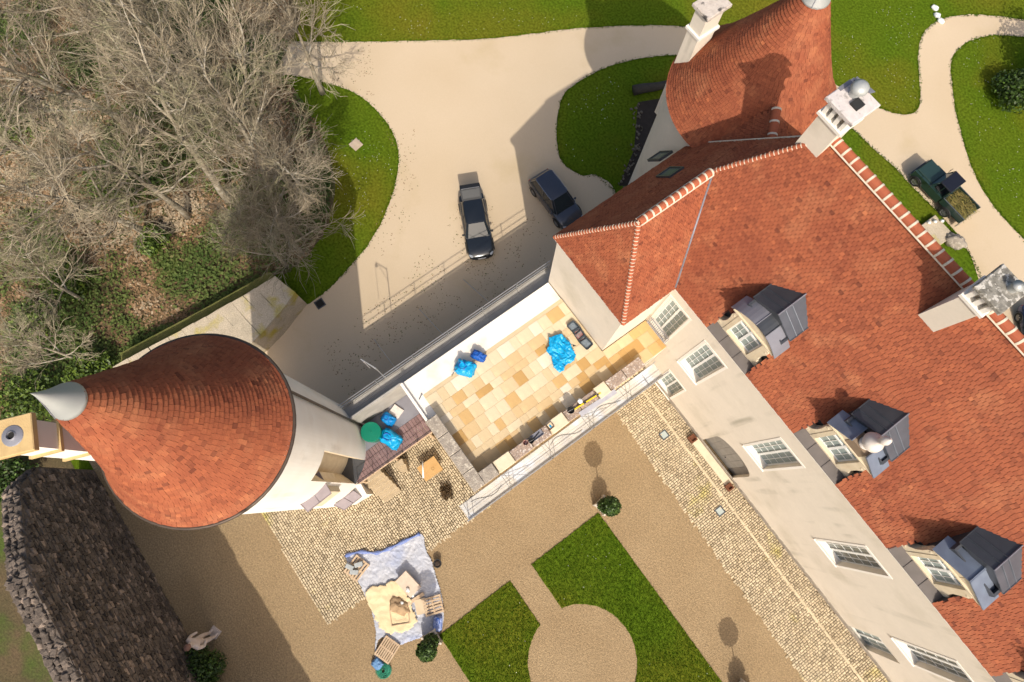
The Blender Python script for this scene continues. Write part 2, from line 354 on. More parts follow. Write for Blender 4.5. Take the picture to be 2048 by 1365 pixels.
# daisies
m_daisy = Mplain('daisy_white', (0.8, 0.8, 0.7), 0.8)
dz = []
def scat(poly, n):
    xs = [p[0] for p in poly]; ys = [p[1] for p in poly]; c = 0
    while c < n:
        x, y = rs.uniform(min(xs), max(xs)), rs.uniform(min(ys), max(ys))
        if inpoly(x, y, poly) and noise.noise(Vector((x*.35, y*.35, 3))) > -0.05 and not inpoly(x, y, DRW): dz.append((x, y)); c += 1
scat([G(*p) for p in ((660, 300), (700, 240), (780, 300), (790, 350), (740, 470), (660, 560), (690, 450))], 90)
scat([G(*p) for p in ((650, 10), (1180, 5), (1180, 45), (900, 75), (660, 76))], 60)
scat([G(*p) for p in ((1670, 20), (1850, 10), (1830, 100), (1830, 215), (1790, 220), (1670, 155))], 90)
scat([G(*p) for p in ((1910, 60), (2040, 90), (2040, 440), (1960, 320))], 90)
scat([G(*p) for p in ((1120, 220), (1240, 140), (1250, 300), (1200, 345), (1130, 310))], 45)
for P in PARTS: scat(P, 25)
C = np.array([(x, y, 0.075) for x, y in dz]); k = len(C); s_ = rs.uniform(.008, .02, k)
tag(quads_mesh('daisies', C, np.stack([s_, 0*s_, 0*s_], 1), np.stack([0*s_, s_, 0*s_], 1), rs.rand(k), m_daisy), 'tiny white daisies dotted across the lawns', 'flowers', kind='stuff')

# ------------------------------------------------------------------ cobbles (real stones, too small to pick apart singly)
def cobbles(P, along_x, wx=0.205, wy=0.135, holes=()):
    mb = MB(); xs = [p[0] for p in P]; ys = [p[1] for p in P]
    a0, a1, b0, b1 = (min(xs), max(xs), min(ys), max(ys)) if along_x else (min(ys), max(ys), min(xs), max(xs))
    r = b0
    while r < b1:
        a = a0-rnd.random()*wx
        hw = wy*rnd.uniform(.9, 1.1)
        while a < a1:
            L = wx*rnd.uniform(.7, 1.35); ca, cb = a+L/2, r+hw/2
            x, y = (ca, cb) if along_x else (cb, ca)
            if inpoly(x, y, P) and not any(h(x, y) for h in holes):
                l, h_ = L/2-.012, hw/2-.012; zt = .058+rnd.uniform(-.010, .014); j = [rnd.uniform(-.008, .008) for _ in range(8)]
                q = [(-l+j[0], -h_+j[1]), (l+j[2], -h_+j[3]), (l+j[4], h_+j[5]), (-l+j[6], h_+j[7])]
                if not along_x: q = [(p[1], p[0]) for p in q][::-1]
                vs = [(x+p[0], y+p[1], .016) for p in q]+[(x+p[0]*.84, y+p[1]*.84, zt) for p in q]
                mb.add(vs, [(4, 5, 6, 7)]+[(i, (i+1) % 4, 4+(i+1) % 4, 4+i) for i in range(4)], min(1, max(0, rnd.gauss(.5, .22))))
            a += L
        r += hw
    return mb
CP1 = [(-1.0, 8.72), (0.3, 8.68), (19, 7.95), (26, 7.7), (26, 11.95), (-1.0, 11.95)]
CP2 = [(-8.2, -12.5), (0.2, -12.6), (0.27, -1.0), (-6.0, -1.0), (-6.0, -7.0), (-7.5, -8)]
for P, ax_, nm in ((CP1, False, 'front'), (CP2, True, 'side')):
    cxp, cyp = sum(q[0] for q in P)/len(P), sum(q[1] for q in P)/len(P)
    base = sheet('cobble_pavement', [(q[0]+(.09 if q[0] < cxp else -.09), q[1]+(.09 if q[1] < cyp else -.09)) for q in P], 0.018, m_joint)
    ch = cobbles(P, ax_).build('cobbles', m_cobble, base); ch['kind'] = 'stuff'
    if nm == 'front':    # kerb stones along the house gutter
        y = 10.95; x = -0.9
        while x < 24:
            L = rnd.uniform(.45, .7); mb = MB(); mb.cbox(-L/2+.01, L/2-.01, -.07, .07, 0, .062, .015, .45+.3*rnd.random())
            o = mb.build('kerb_stone', m_cobble, base); o.location = (x+L/2, y-.012*x, 0.022); x += L

# ------------------------------------------------------------------ old boundary wall beside the wood
bw = thing('boundary_wall', 'broad old stone wall with lichen along its top between the wood and the left tower', 'wall', (-17.3, -8, 0))
le = [(-18.75, -3.75), (-18.85, -6.0), (-19.0, -8.5), (-19.2, -11), (-19.5, -14.5)]
ri = [(-17.15, -3.3), (-16.3, -5.6), (-15.75, -8.0), (-15.5, -10.5), (-16.2, -14.3)]
mb = MB(); mb.prism(ri+le[::-1], 0.0, 2.38); mb.build('wall_core', m_lichen, bw)
lec, ric = smooth_poly(le, 3, False), smooth_poly(ri, 3, False)
for i in range(len(lec)-1):
    for (f0, f1) in ((0.0, .47), (.47, 1.0)):
        def lp(k, f): return (lec[k][0]+(ric[k][0]-lec[k][0])*f, lec[k][1]+(ric[k][1]-lec[k][1])*f)
        p = [lp(i, f0), lp(i, f1), lp(i+1, f1), lp(i+1, f0)]; cx_ = sum(a[0] for a in p)/4; cy_ = sum(a[1] for a in p)/4
        p = [(cx_+(a[0]-cx_)*.985+rnd.uniform(-.03, .03), cy_+(a[1]-cy_)*.985+rnd.uniform(-.03, .03)) for a in p]
        MB().prism(p[::-1] if False else p, 2.38, 2.5+rnd.uniform(-.03, .03)).build('coping_slab', m_lichen, bw)
mb = MB(); n_ = len(le)
led = [(x-1.0, y+.15*i-.2) for i, (x, y) in enumerate(le)]
mb.prism([(x+.05, y) for x, y in le]+led[::-1], 0, 1.5); mb.build('mossy_ledge', m_moss, bw)

# ------------------------------------------------------------------ tall rubble wall in shade at the lower left
rw = thing('rubble_wall', 'tall dark rubble stone wall in shade on the far side of the gravel court', 'wall', (-6, -20, 0))
def top_z(x): return min(9.4, 6.9+(x+14.5)*.5)+0.3*noise.noise(Vector((x*.5, 1, 0)))
xs_ = [(-15.7)+.5*k for k in range(0, 63)]
mb = MB(); pts = []
for x in xs_:
    zt = top_z(x) if x > -14.5 else top_z(x)-1.2*(-14.5-x)
    pts.append((x, zt))
for i in range(len(pts)-1):
    (xa, za), (xb, zb) = pts[i], pts[i+1]
    mb.add([(xa, -19.4, 0), (xb, -19.4, 0), (xb, -19.4, zb), (xa, -19.4, za), (xa, -20.4, 0), (xb, -20.4, 0), (xb, -20.4, zb), (xa, -20.4, za)],
           [(1, 0, 3, 2), (4, 5, 6, 7), (3, 7, 6, 2)]+([(0, 4, 7, 3)] if i == 0 else []))
mb.build('wall_core', m_rubble, rw)
mb = MB()
z = 0.05
while z < 9.9:
    hh = rnd.uniform(.14, .26); x = -15.6
    while x < 14:
        L = rnd.uniform(.18, .5)
        lim = top_z(x) if x > -14.5 else top_z(x)-1.2*(-14.5-x)
        if z+hh < lim+.05:
            d = rnd.uniform(.02, .10); ji = lambda: rnd.uniform(-.025, .025)
            x0, x1, z0, z1 = x+.015, x+L-.015, z+.015, z+hh-.015
            y0, y1 = -19.4, -19.4+d
            vs = [(x0, y0, z0), (x1, y0, z0), (x1, y0, z1), (x0, y0, z1)]+[(a+ji()*1.2+(.03 if k in (0, 3) else -.03), y1+ji(), b+ji()) for k, (a, b) in enumerate(((x0, z0), (x1, z0), (x1, z1), (x0, z1)))]
            mb.add(vs, [(7, 6, 5, 4)]+[((i+1) % 4, i, 4+i, 4+(i+1) % 4) for i in range(4)], min(1, max(0, rnd.gauss(.45, .25))))
        x += L
    z += hh
o = mb.build('rubble_stones', m_rubble, rw); o['kind'] = 'stuff'
mb = MB()
for i in range(0, len(pts)-1):
    (xa, za), (xb, zb) = pts[i], pts[i+1]
    for k in range(3):
        for yy in (-19.6, -19.9, -20.2):
            f = (k+rnd.random())/3; x = xa+(xb-xa)*f; zz = za+(zb-za)*f; s_ = rnd.uniform(.11, .2)
            X = Matrix.Translation((x, yy+rnd.uniform(-.07, .07), zz-.06)) @ Matrix.Rotation(rnd.uniform(-.8, .8), 4, 'Z') @ Matrix.Rotation(rnd.uniform(-.2, .2), 4, 'X')
            mb.cbox(-s_, s_, -s_*.8, s_*.8, 0, .14+rnd.uniform(-.04, .08), .035, min(1, max(0, rnd.gauss(.4, .2))), X=X)
mb.build('rough_coping', m_rubble, rw)['kind'] = 'stuff'

sheet('woodland_ground', [(-19.5, -20.3), (60, -20.3), (60, -80), (-60, -80), (-24, -22)], 0.006, m_forest)

sw = []
for poly, n_ in ((((640, 700), (760, 600), (930, 520), (1080, 480), (1100, 530), (780, 760), (700, 800)), 700), (((930, 400), (1060, 420), (1100, 480), (960, 540), (800, 560)), 260), (((620, 90), (740, 90), (760, 200), (640, 150)), 220), (((760, 240), (830, 260), (840, 420), (760, 520), (740, 480), (800, 330)), 200)):
    P = [G(*q) for q in poly]; xs = [q[0] for q in P]; ys = [q[1] for q in P]; c = 0
    while c < n_:
        x, y = rs.uniform(min(xs), max(xs)), rs.uniform(min(ys), max(ys))
        if inpoly(x, y, P) and noise.noise(Vector((x*.6, y*.6, 2))) > -.1: sw.append((x, y)); c += 1
C = np.array([(x, y, .016) for x, y in sw]); k = len(C); th = rs.uniform(0, 6.28, k); s_ = rs.uniform(.012, .045, k)
tag(quads_mesh('drive_debris', C, np.stack([np.cos(th), np.sin(th), 0*th], 1)*s_[:, None], np.stack([-np.sin(th), np.cos(th), .3+0*th], 1)*(s_*.6)[:, None], np.clip(rs.normal(.55, .25, k), 0, 1), m_litter), 'scattered twigs, leaves and weed tufts on the pale drive', 'debris', kind='stuff')
# ================================================================== roof tile helpers
def tone_tile(): 
    r = rnd.random()
    if r < .025: return rnd.uniform(0, .25)
    if r > .992: return rnd.uniform(.9, 1.0)
    return min(.88, max(.18, rnd.gauss(.54, .19)))
def tile_plane(mb, pts, wid=0.19, exp=0.14, rise=0.048):
    """pts: planar polygon, first edge is the eave"""
    P = [Vector(p) for p in pts]; a = (P[1]-P[0]).normalized(); nn = Vector((0, 0, 0))
    for i in range(len(P)): nn += P[i].cross(P[(i+1) % len(P)])
    nn.normalize()
    if nn.z < 0: nn = -nn
    b = nn.cross(a)
    if b.z < 0: b = -b
    Q = [((p-P[0]).dot(a), (p-P[0]).dot(b)) for p in P]
    s0, s1 = min(q[0] for q in Q), max(q[0] for q in Q); t1 = max(q[1] for q in Q)
    k = 0; t = 0.0
    while t < t1:
        s = s0-rnd.random()*.02+(wid/2 if k % 2 else 0)-wid
        wave = .010*noise.noise(Vector((k*.3, 0, 0)))
        while s < s1+wid:
            w_ = wid*rnd.uniform(.95, 1.05)
            if inpoly(s+w_/2, t+exp*.5, Q):
                z0 = rise+rnd.uniform(-.006, .010)+wave; z1 = .008; g = .008; dt = rnd.uniform(-.008, .008)
                o_ = P[0]; c = lambda ss, tt, h: o_+a*ss+b*tt+nn*h
                tl = rnd.uniform(-.006, .006)
                mb.add([c(s+g, t-.02+dt, z0+tl), c(s+w_-g, t-.02+dt, z0-tl), c(s+w_-g, t+exp+.02, z1), c(s+g, t+exp+.02, z1), c(s+g, t-.02+dt, z0-.03), c(s+w_-g, t-.02+dt, z0-.03)],
                       [(0, 1, 2, 3), (4, 5, 1, 0), (4, 0, 3), (5, 2, 1)], tone_tile())
            s += w_
        t += exp; k += 1
def cone_prof(Rr, zr, za, f, ex=1.16): return Rr*(1-f), zr+(za-zr)*f**ex
def cone_tiles(mb, c, Rr, zr, za, fmax, wid=0.175, exp=0.19):
    N = 400; pr = [cone_prof(Rr, zr, za, i/N) for i in range(N+1)]; acc = [0.0]
    for i in range(N): acc.append(acc[-1]+math.hypot(pr[i+1][0]-pr[i][0], pr[i+1][1]-pr[i][1]))
    def at(s):
        i = min(N-1, max(0, np.searchsorted(acc, s)-1)); t = (s-acc[i])/(acc[i+1]-acc[i])
        return pr[i][0]+(pr[i+1][0]-pr[i][0])*t, pr[i][1]+(pr[i+1][1]-pr[i][1])*t
    smax = acc[int(fmax*N)]; s = 0.0; k = 0
    while s < smax:
        r0, z0 = at(max(0, s-.02)); r1, z1 = at(min(s+exp+.02, acc[-1]-.001))
        dr, dz = r1-r0, z1-z0; L = math.hypot(dr, dz); nr, nz = dz/L, -dr/L
        n = max(8, int(2*math.pi*r0/wid)); ph = rnd.random()*6.28
        for j in range(n):
            h = .062+rnd.uniform(-.008, .012); t0 = ph+2*math.pi*j/n+.004/r0; t1 = ph+2*math.pi*(j+1)/n-.004/r0
            vs = []
            for (rr, zz, hh) in ((r0, z0, h), (r1, z1, .008)):
                for t in ((t0, t1) if hh > .01 else (t1, t0)):
                    vs.append((c[0]+(rr+nr*hh)*math.cos(t), c[1]+(rr+nr*hh)*math.sin(t), zz+nz*hh))
            for t in (t0, t1): vs.append((c[0]+r0*math.cos(t), c[1]+r0*math.sin(t), z0))
            mb.add(vs, [(0, 1, 2, 3), (4, 5, 1, 0), (4, 0, 3), (5, 2, 1)], tone_tile())
        s += exp; k += 1
def half_round(mb, p0, p1, r, L, band=.085, drop=0.0, up=None):
    """one capping tile between p0 and p1: half-round clay with a mortar collar"""
    P0, P1 = Vector(p0), Vector(p1); d = (P1-P0).normalized(); side = d.cross(Vector((0, 0, 1))).normalized(); upv = side.cross(d)
    n = 8
    for (s0, s1, rr0, rr1, mi) in ((0, L-band, r, r*1.02, 0), (L-band, L, r*1.1, r*1.1, 1)):
        vs = []
        for s_, rr in ((s0, rr0), (s1, rr1)):
            for j in range(n+1):
                t = math.pi*(j/n); vs.append(P0+d*s_+side*(math.cos(t)*rr)+upv*(math.sin(t)*rr-.06))
        fs = [(j, n+1+j, n+2+j, j+1) for j in range(n)]+[tuple(range(n, -1, -1)), tuple(range(n+1, 2*n+2))]
        mb.add(vs, fs, .5, mi)
def hip_run(name, p0, p1, r, L, parent, mats, seat_mortar=True):
    P0, P1 = Vector(p0), Vector(p1); T = (P1-P0).length; d = (P1-P0).normalized(); n = max(1, round(T/L)); l = T/n
    mb = MB()
    for i in range(n): half_round(mb, P0+d*(l*i), P1, r*rnd.uniform(.94, 1.06), l, .03)
    o = mb.build(name, mats, parent, smooth=False); o['kind'] = 'stuff'; return o

# ================================================================== the house
EV = 12.3
house = thing('manor_house', 'cream rendered manor house with a long clay tile roof and dormers facing the court', 'house', (8, 16.5, 0))
def zf(v): return EV+1.385*(v-11.8)      # front slope
def ze(u): return EV+1.5*(u+8.0)         # end slope
UR = 26.0; RV = 17.0; RZ = zf(RV); PU = -8.0+(RZ-EV)/1.5; PRU = -5.375; PRZ = ze(PRU)
Jv = 11.8+(PRZ-EV)/1.385; Kv = 10.7
J = (PRU, Jv, PRZ); K = (PRU, Kv, PRZ); P0 = (PU, RV, RZ)
rf = MB()
DUC = (0.88, 6.78, 12.75, 18.7)
front_poly = [(-2.75, 11.8, EV)]
for uc in DUC:      # the tiles stop either side of each dormer and its lead apron
    for (a, v_) in ((-1.32, 11.8), (-1.32, 12.62), (-1.0, 12.62), (-1.0, 13.9), (1.0, 13.9), (1.0, 12.62), (1.32, 12.62), (1.32, 11.8)): front_poly.append((uc+a, v_, zf(v_)))
front_poly += [(UR, 11.8, EV), (UR, RV, RZ), P0, J]
end_poly = [(-8, 17.05, EV), (-8, 8.75, EV), K, J, (PU, RV+.05, RZ)]
pav_poly = [(-2.75, 8.75, EV), (-2.75, 11.8, EV), J, K]
hip_poly = [(-8, 8.75, EV), (-2.75, 8.75, EV), K]
back_poly = [(UR, 22.2, EV), (PU, 22.2, EV), P0, (UR, RV, RZ)]
for p in (front_poly, end_poly, pav_poly, hip_poly, back_poly): rf.slab(p, 0.12)
roof = rf.build('roof', m_under, house)
tl = MB()
tile_plane(tl, front_poly); tile_plane(tl, pav_poly); tile_plane(tl, hip_poly); tile_plane(tl, [end_poly[1], end_poly[0], end_poly[4], end_poly[3], end_poly[2]])
o = tl.build('roof_tiles', m_tile, roof); o['kind'] = 'stuff'
# big capping tiles, one object each
def ridge_objs(p0, p1, L, r, bed=True):
    P0_, P1_ = Vector(p0), Vector(p1); T = (P1_-P0_).length; n = round(T/L); l = T/n; d = (P1_-P0_).normalized()
    mb = MB(); half_round(mb, (0, 0, 0), tuple(d), r, l); first = None
    for i in range(n):
        if first is None: first = mb.build('ridge_tile', [m_ridge, m_mortar], roof, False, at=tuple(P0_))
        else:
            q = first.copy(); COL.objects.link(q); q.location = Vector(first.location)+d*(l*i)
    for e in ((-1, 1) if bed else ()):
        m2 = MB(); sd_ = d.cross(Vector((0, 0, 1))).normalized()*e*r*1.05
        m2.tube([P0_+sd_-Vector((0, 0, .09)), P1_+sd_-Vector((0, 0, .09))], .035, 6); m2.build('bedding_mortar', m_mortar, roof)
ridge_objs((PU, RV, RZ+.05), (UR, RV, RZ+.05), .43, .20)
ridge_objs((PRU, Kv, PRZ+.05), (PRU, Jv-.1, PRZ+.05), .36, .16)
for a, b in (((-8, 8.75, EV+.04), K), ((-2.75, 8.75, EV+.04), K), (J, P0)):
    hip_run('hip_tiles', a, b, .105, .17, roof, [m_ridge, m_mortar])
mb = MB(); mb.tube([(J[0], J[1], J[2]+.06), (-2.75, 11.8, EV+.06)], .055, 8); mb.build('valley_flashing', m_lead, roof, True)
mb = MB(); mb.tube([(PU, RV, RZ+.02), (PU-.02, RV, RZ+.3)], .2, 10); mb.build('ridge_end_cap', m_mortar, roof)
mb = MB(); mb.add([(-8, 17.06, EV-.3), (PU, 17.06, EV-.3), (PU, 17.06, RZ-.02), (-8, 17.06, EV+.02)], [(3, 2, 1, 0)]); mb.build('step_wall', m_render, house)
mb = MB(); mb.tube([(-8, 17.06, EV+.05), (PU, 17.06, RZ+.05)], .05, 6); mb.build('verge_mortar', m_mortar, roof)
sa, sb = Vector((-6.05, 18.85, 16.05)), Vector((-4.5, 17.2, 15.75)); sn = Vector((.738, .675, 0))*1.6; dn = Vector((0, 0, -2.0))
sp1 = [sb+sn+dn, sa+sn+dn, sa, sb]; sp2 = [sa-sn+dn, sb-sn+dn, sb, sa]
rf2 = MB(); rf2.slab(sp1, .1); rf2.slab(sp2, .1); rf2.build('saddle_roof', m_under, roof)
tl = MB(); tile_plane(tl, sp1); tile_plane(tl, sp2); o = tl.build('roof_tiles', m_tile, roof); o['kind'] = 'stuff'
ridge_objs(tuple(sb+Vector((0, 0, .04))), tuple(sa+Vector((0, 0, .04))), .55, .19, False)
# skylights on the shaded end slope
def on_plane(px, py, f):
    lo, hi = 5.0, 30.0
    g = lambda z: z-f(*G(px, py, z))
    for _ in range(60):
        m_ = (lo+hi)/2
        if g(m_) > 0: hi = m_
        else: lo = m_
    return (*G(px, py, lo), lo)
for (px, py) in ((1321, 315), (1341, 348)):
    u_, v_, z_ = on_plane(px, py, lambda a, b: ze(a)); sl = math.atan(1.5)
    X = Matrix.Translation((u_, v_, z_)) @ Matrix.Rotation(-sl, 4, 'Y')
    sk = MB(); 
    for (a, b, c_, d_) in ((-.55, .55, -.42, -.34), (-.55, .55, .34, .42), (-.55, -.47, -.34, .34), (.47, .55, -.34, .34)): sk.box(a, b, c_, d_, 0, .13, X=X)
    s_ = sk.build('skylight', m_dkzinc, roof)
    MB().box(-.47, .47, -.34, .34, .03, .08, X=X).build('skylight_pane', m_glass, roof)

# ------------------------------------------------------------------ house walls
def wall_holes(mb, x0, x1, y, z0, z1, holes, depth, flip=1):
    xs = sorted({x0, x1, *[h[0] for h in holes], *[h[1] for h in holes]}); zs = sorted({z0, z1, *[h[2] for h in holes], *[h[3] for h in holes]})
    for i in range(len(xs)-1):
        for k in range(len(zs)-1):
            cx, cz = (xs[i]+xs[i+1])/2, (zs[k]+zs[k+1])/2
            if any(h[0] < cx < h[1] and h[2] < cz < h[3] for h in holes): continue
            mb.add([(xs[i], y, zs[k]), (xs[i+1], y, zs[k]), (xs[i+1], y, zs[k+1]), (xs[i], y, zs[k+1])], [(0, 1, 2, 3)])
    for a, b, c, d in holes:
        q = [(a, c), (b, c), (b, d), (a, d)]
        for i in range(4):
            (xa, za), (xb, zb) = q[i], q[(i+1) % 4]
            mb.add([(xa, y, za), (xb, y, zb), (xb, y+depth, zb), (xa, y+depth, za)], [(0, 1, 2, 3)])
FV = 11.95; DEP = .38
WIN = [(-2.62, -1.3, 6.3, 10.9), (0.08, 1.5, 6.05, 10.65), (5.72, 7.18, 5.8, 10.35), (11.68, 13.18, 5.45, 10.1), (17.65, 19.1, 5.3, 9.9)]
GWIN = [(0.22, 1.5, 0.3, 3.75), (18.0, 19.6, -0.0, 3.6)]
DOOR = (4.75, 7.6, 0.0, 4.05)
mb = MB()
wall_holes(mb, -2.9, UR-.2, FV, 0, EV, WIN+GWIN+[DOOR], DEP)
# rest of the outline
def wq(xa, ya, xb, yb): mb.add([(xa, ya, 0), (xb, yb, 0), (xb, yb, EV), (xa, ya, EV)], [(0, 1, 2, 3)])
wq(-7.85, 8.9, -2.9, 8.9); wq(-2.9, 8.9, -2.9, FV); wq(-7.85, 17.06, -7.85, 8.9); wq(UR-.2, FV, UR-.2, 22.05); wq(UR-.2, 22.05, PU, 22.05); wq(PU, 22.05, PU, 17.06); wq(PU, 17.06, -7.85, 17.06)
mb.add([(UR-.2, FV, EV), (UR-.2, 22.05, EV), (UR-.2, RV, RZ-.1)], [(0, 1, 2)])
# arch spandrels of the door
ax0, ax1, az = DOOR[0], DOOR[1], DOOR[3]; cxm = (ax0+ax1)/2; hw = (ax1-ax0)/2
for sgn in (-1, 1):
    pts_ = [(cxm+sgn*hw, az)]+[(cxm+sgn*hw*math.sin(t), az-1.05*(1-math.cos(t))) for t in [math.pi/2*k/8 for k in range(8, -1, -1)]]
    n_ = len(pts_); vs = [(x, FV, z) for x, z in pts_]+[(x, FV+DEP, z) for x, z in pts_]
    f_ = [tuple(range(n_)) if sgn < 0 else tuple(range(n_-1, -1, -1))]+[(i, i+1, n_+i+1, n_+i) for i in range(1, n_-1)]
    mb.add(vs, f_)
wl = mb.build('wall', m_render, house)
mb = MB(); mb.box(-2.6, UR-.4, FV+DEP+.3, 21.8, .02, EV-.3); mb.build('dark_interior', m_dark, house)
# eave fillet under the tiles
mb = MB(); mb.box(-2.75, UR, 11.80, FV-.003, EV-.16, EV-.05); mb.box(-8.0, -2.75, 8.74, 8.897, EV-.16, EV-.05); mb.box(-2.897, -2.76, 8.75, 11.8, EV-.16, EV-.05)
mb.build('eave_moulding', m_white, house)
mb = MB(); mb.box(-0.9, UR-.3, FV-.05, FV-.003, 0.0, .5); mb.build('plinth', m_oldstone, house)

def window(x0, x1, z0, z1, y, cols, rows, trans, parent, mframe, mglass, sill=True, bar=.028):
    fr = .075; mb = MB(); yf, yb = y, y+.07
    xs = [x0+(x1-x0)*i/cols for i in range(cols+1)]; zs = [z0+(z1-z0)*i/rows for i in range(rows+1)]
    mb.box(x0, x0+fr, yf, yb, z0, z1); mb.box(x1-fr, x1, yf, yb, z0, z1); mb.box(x0+fr, x1-fr, yf, yb, z0, z0+fr); mb.box(x0+fr, x1-fr, yf, yb, z1-fr, z1)
    xm = (x0+x1)/2; mb.box(xm-.06, xm+.06, yf-.015, yb, z0+fr, z1-fr)
    if trans: mb.box(x0+fr, xm-.06, yf-.012, yb, zs[trans]-.055, zs[trans]+.055); mb.box(xm+.06, x1-fr, yf-.012, yb, zs[trans]-.055, zs[trans]+.055)
    for i in range(1, cols):
        if abs(xs[i]-xm) > .01: mb.box(xs[i]-bar/2, xs[i]+bar/2, yf+.01, yb-.01, z0+fr, z1-fr)
    for k in range(1, rows):
        if k != trans: mb.box(x0+fr, xm-.06, yf+.014, yb-.014, zs[k]-bar/2, zs[k]+bar/2); mb.box(xm+.06, x1-fr, yf+.014, yb-.014, zs[k]-bar/2, zs[k]+bar/2)
    wn = mb.build('window' if parent is house else 'window_frame', mframe, parent)
    tgt = wn if parent is house else parent
    for i in range(cols):
        for k in range(rows):
            a = rnd.uniform(-.006, .006)
            p = MB(); p.add([(xs[i], yf+.03+a, zs[k]), (xs[i+1], yf+.03-a, zs[k]), (xs[i+1], yf+.035-a, zs[k+1]), (xs[i], yf+.035+a, zs[k+1]), (xs[i], yf+.045, zs[k]), (xs[i+1], yf+.045, zs[k]), (xs[i+1], yf+.05, zs[k+1]), (xs[i], yf+.05, zs[k+1])],
                  [(0, 1, 2, 3), (7, 6, 5, 4)])
            p.build('pane', mglass, tgt)
    if sill:
        s_ = MB(); s_.cbox(x0-.12, x1+.12, FV-.09, FV-.004, z0-.14, z0-.02, .02); s_.box(x0+.003, x1-.003, FV+.01, y-.002, z0-.02, z0+.03); s_.build('sill', m_white, tgt)
    return wn
for i, (a, b, c, d) in enumerate(WIN): window(a+.004, b-.004, c+.004, d-.004, FV+DEP-.09, 4, 6, 5, house, m_wht, m_palepane if i in (0, 1, 2) else m_glass)
for a, b, c, d in GWIN: window(a+.004, b-.004, c+.004, d-.004, FV+DEP-.09, 4, 4, 3, house, m_wht, m_palepane)
# flat render surrounds
for a, b, c, d in WIN+GWIN[:1]:
    mb = MB(); t_ = .14
    mb.box(a-t_, a-.003, FV-.022, FV+.05, c, d+t_); mb.box(b+.003, b+t_, FV-.022, FV+.05, c, d+t_); mb.box(a-.003, b+.003, FV-.022, FV+.05, d+.003, d+t_)
    mb.build('window_surround', m_white, house)
# arched door leaf
dm = MB(); dy = FV+DEP-.1
for k in range(6):
    a = DOOR[0]+.02+k*(DOOR[1]-DOOR[0]-.04)/6; dm.box(a+.006, a+(DOOR[1]-DOOR[0]-.04)/6-.006, dy, dy+.06, .03, 4.0)
dr_ = dm.build('door', M('oak_door', (0.27, 0.25, 0.22), (0.22, 0.20, 0.175), 3, .7), house)
mb = MB(); mb.lathe([(.0, 0), (.04, .0), (.045, .03), (.0, .06)], 10, (cxm+.12, dy-.0, 1.05), X=Matrix.Rotation(R(90), 4, 'X')); mb.build('handle', m_black, dr_)
mb = MB(); mb.cbox(DOOR[0]-.3, DOOR[1]+.3, FV-.55, FV-.06, .02, .16, .02); mb.build('doorstep', m_stone, house)
# balcony railing at the terrace end window
mb = MB(); yb = FV-.12
for z_ in (6.35, 6.55, 7.25): mb.tube([(-2.7, yb, z_), (-1.2, yb, z_)], .022, 6)
for k in range(14): mb.tube([(-2.7+k*1.5/13, yb, 6.35), (-2.7+k*1.5/13, yb, 7.25)], .012, 5)
mb.build('balcony_rail', m_lead, house)

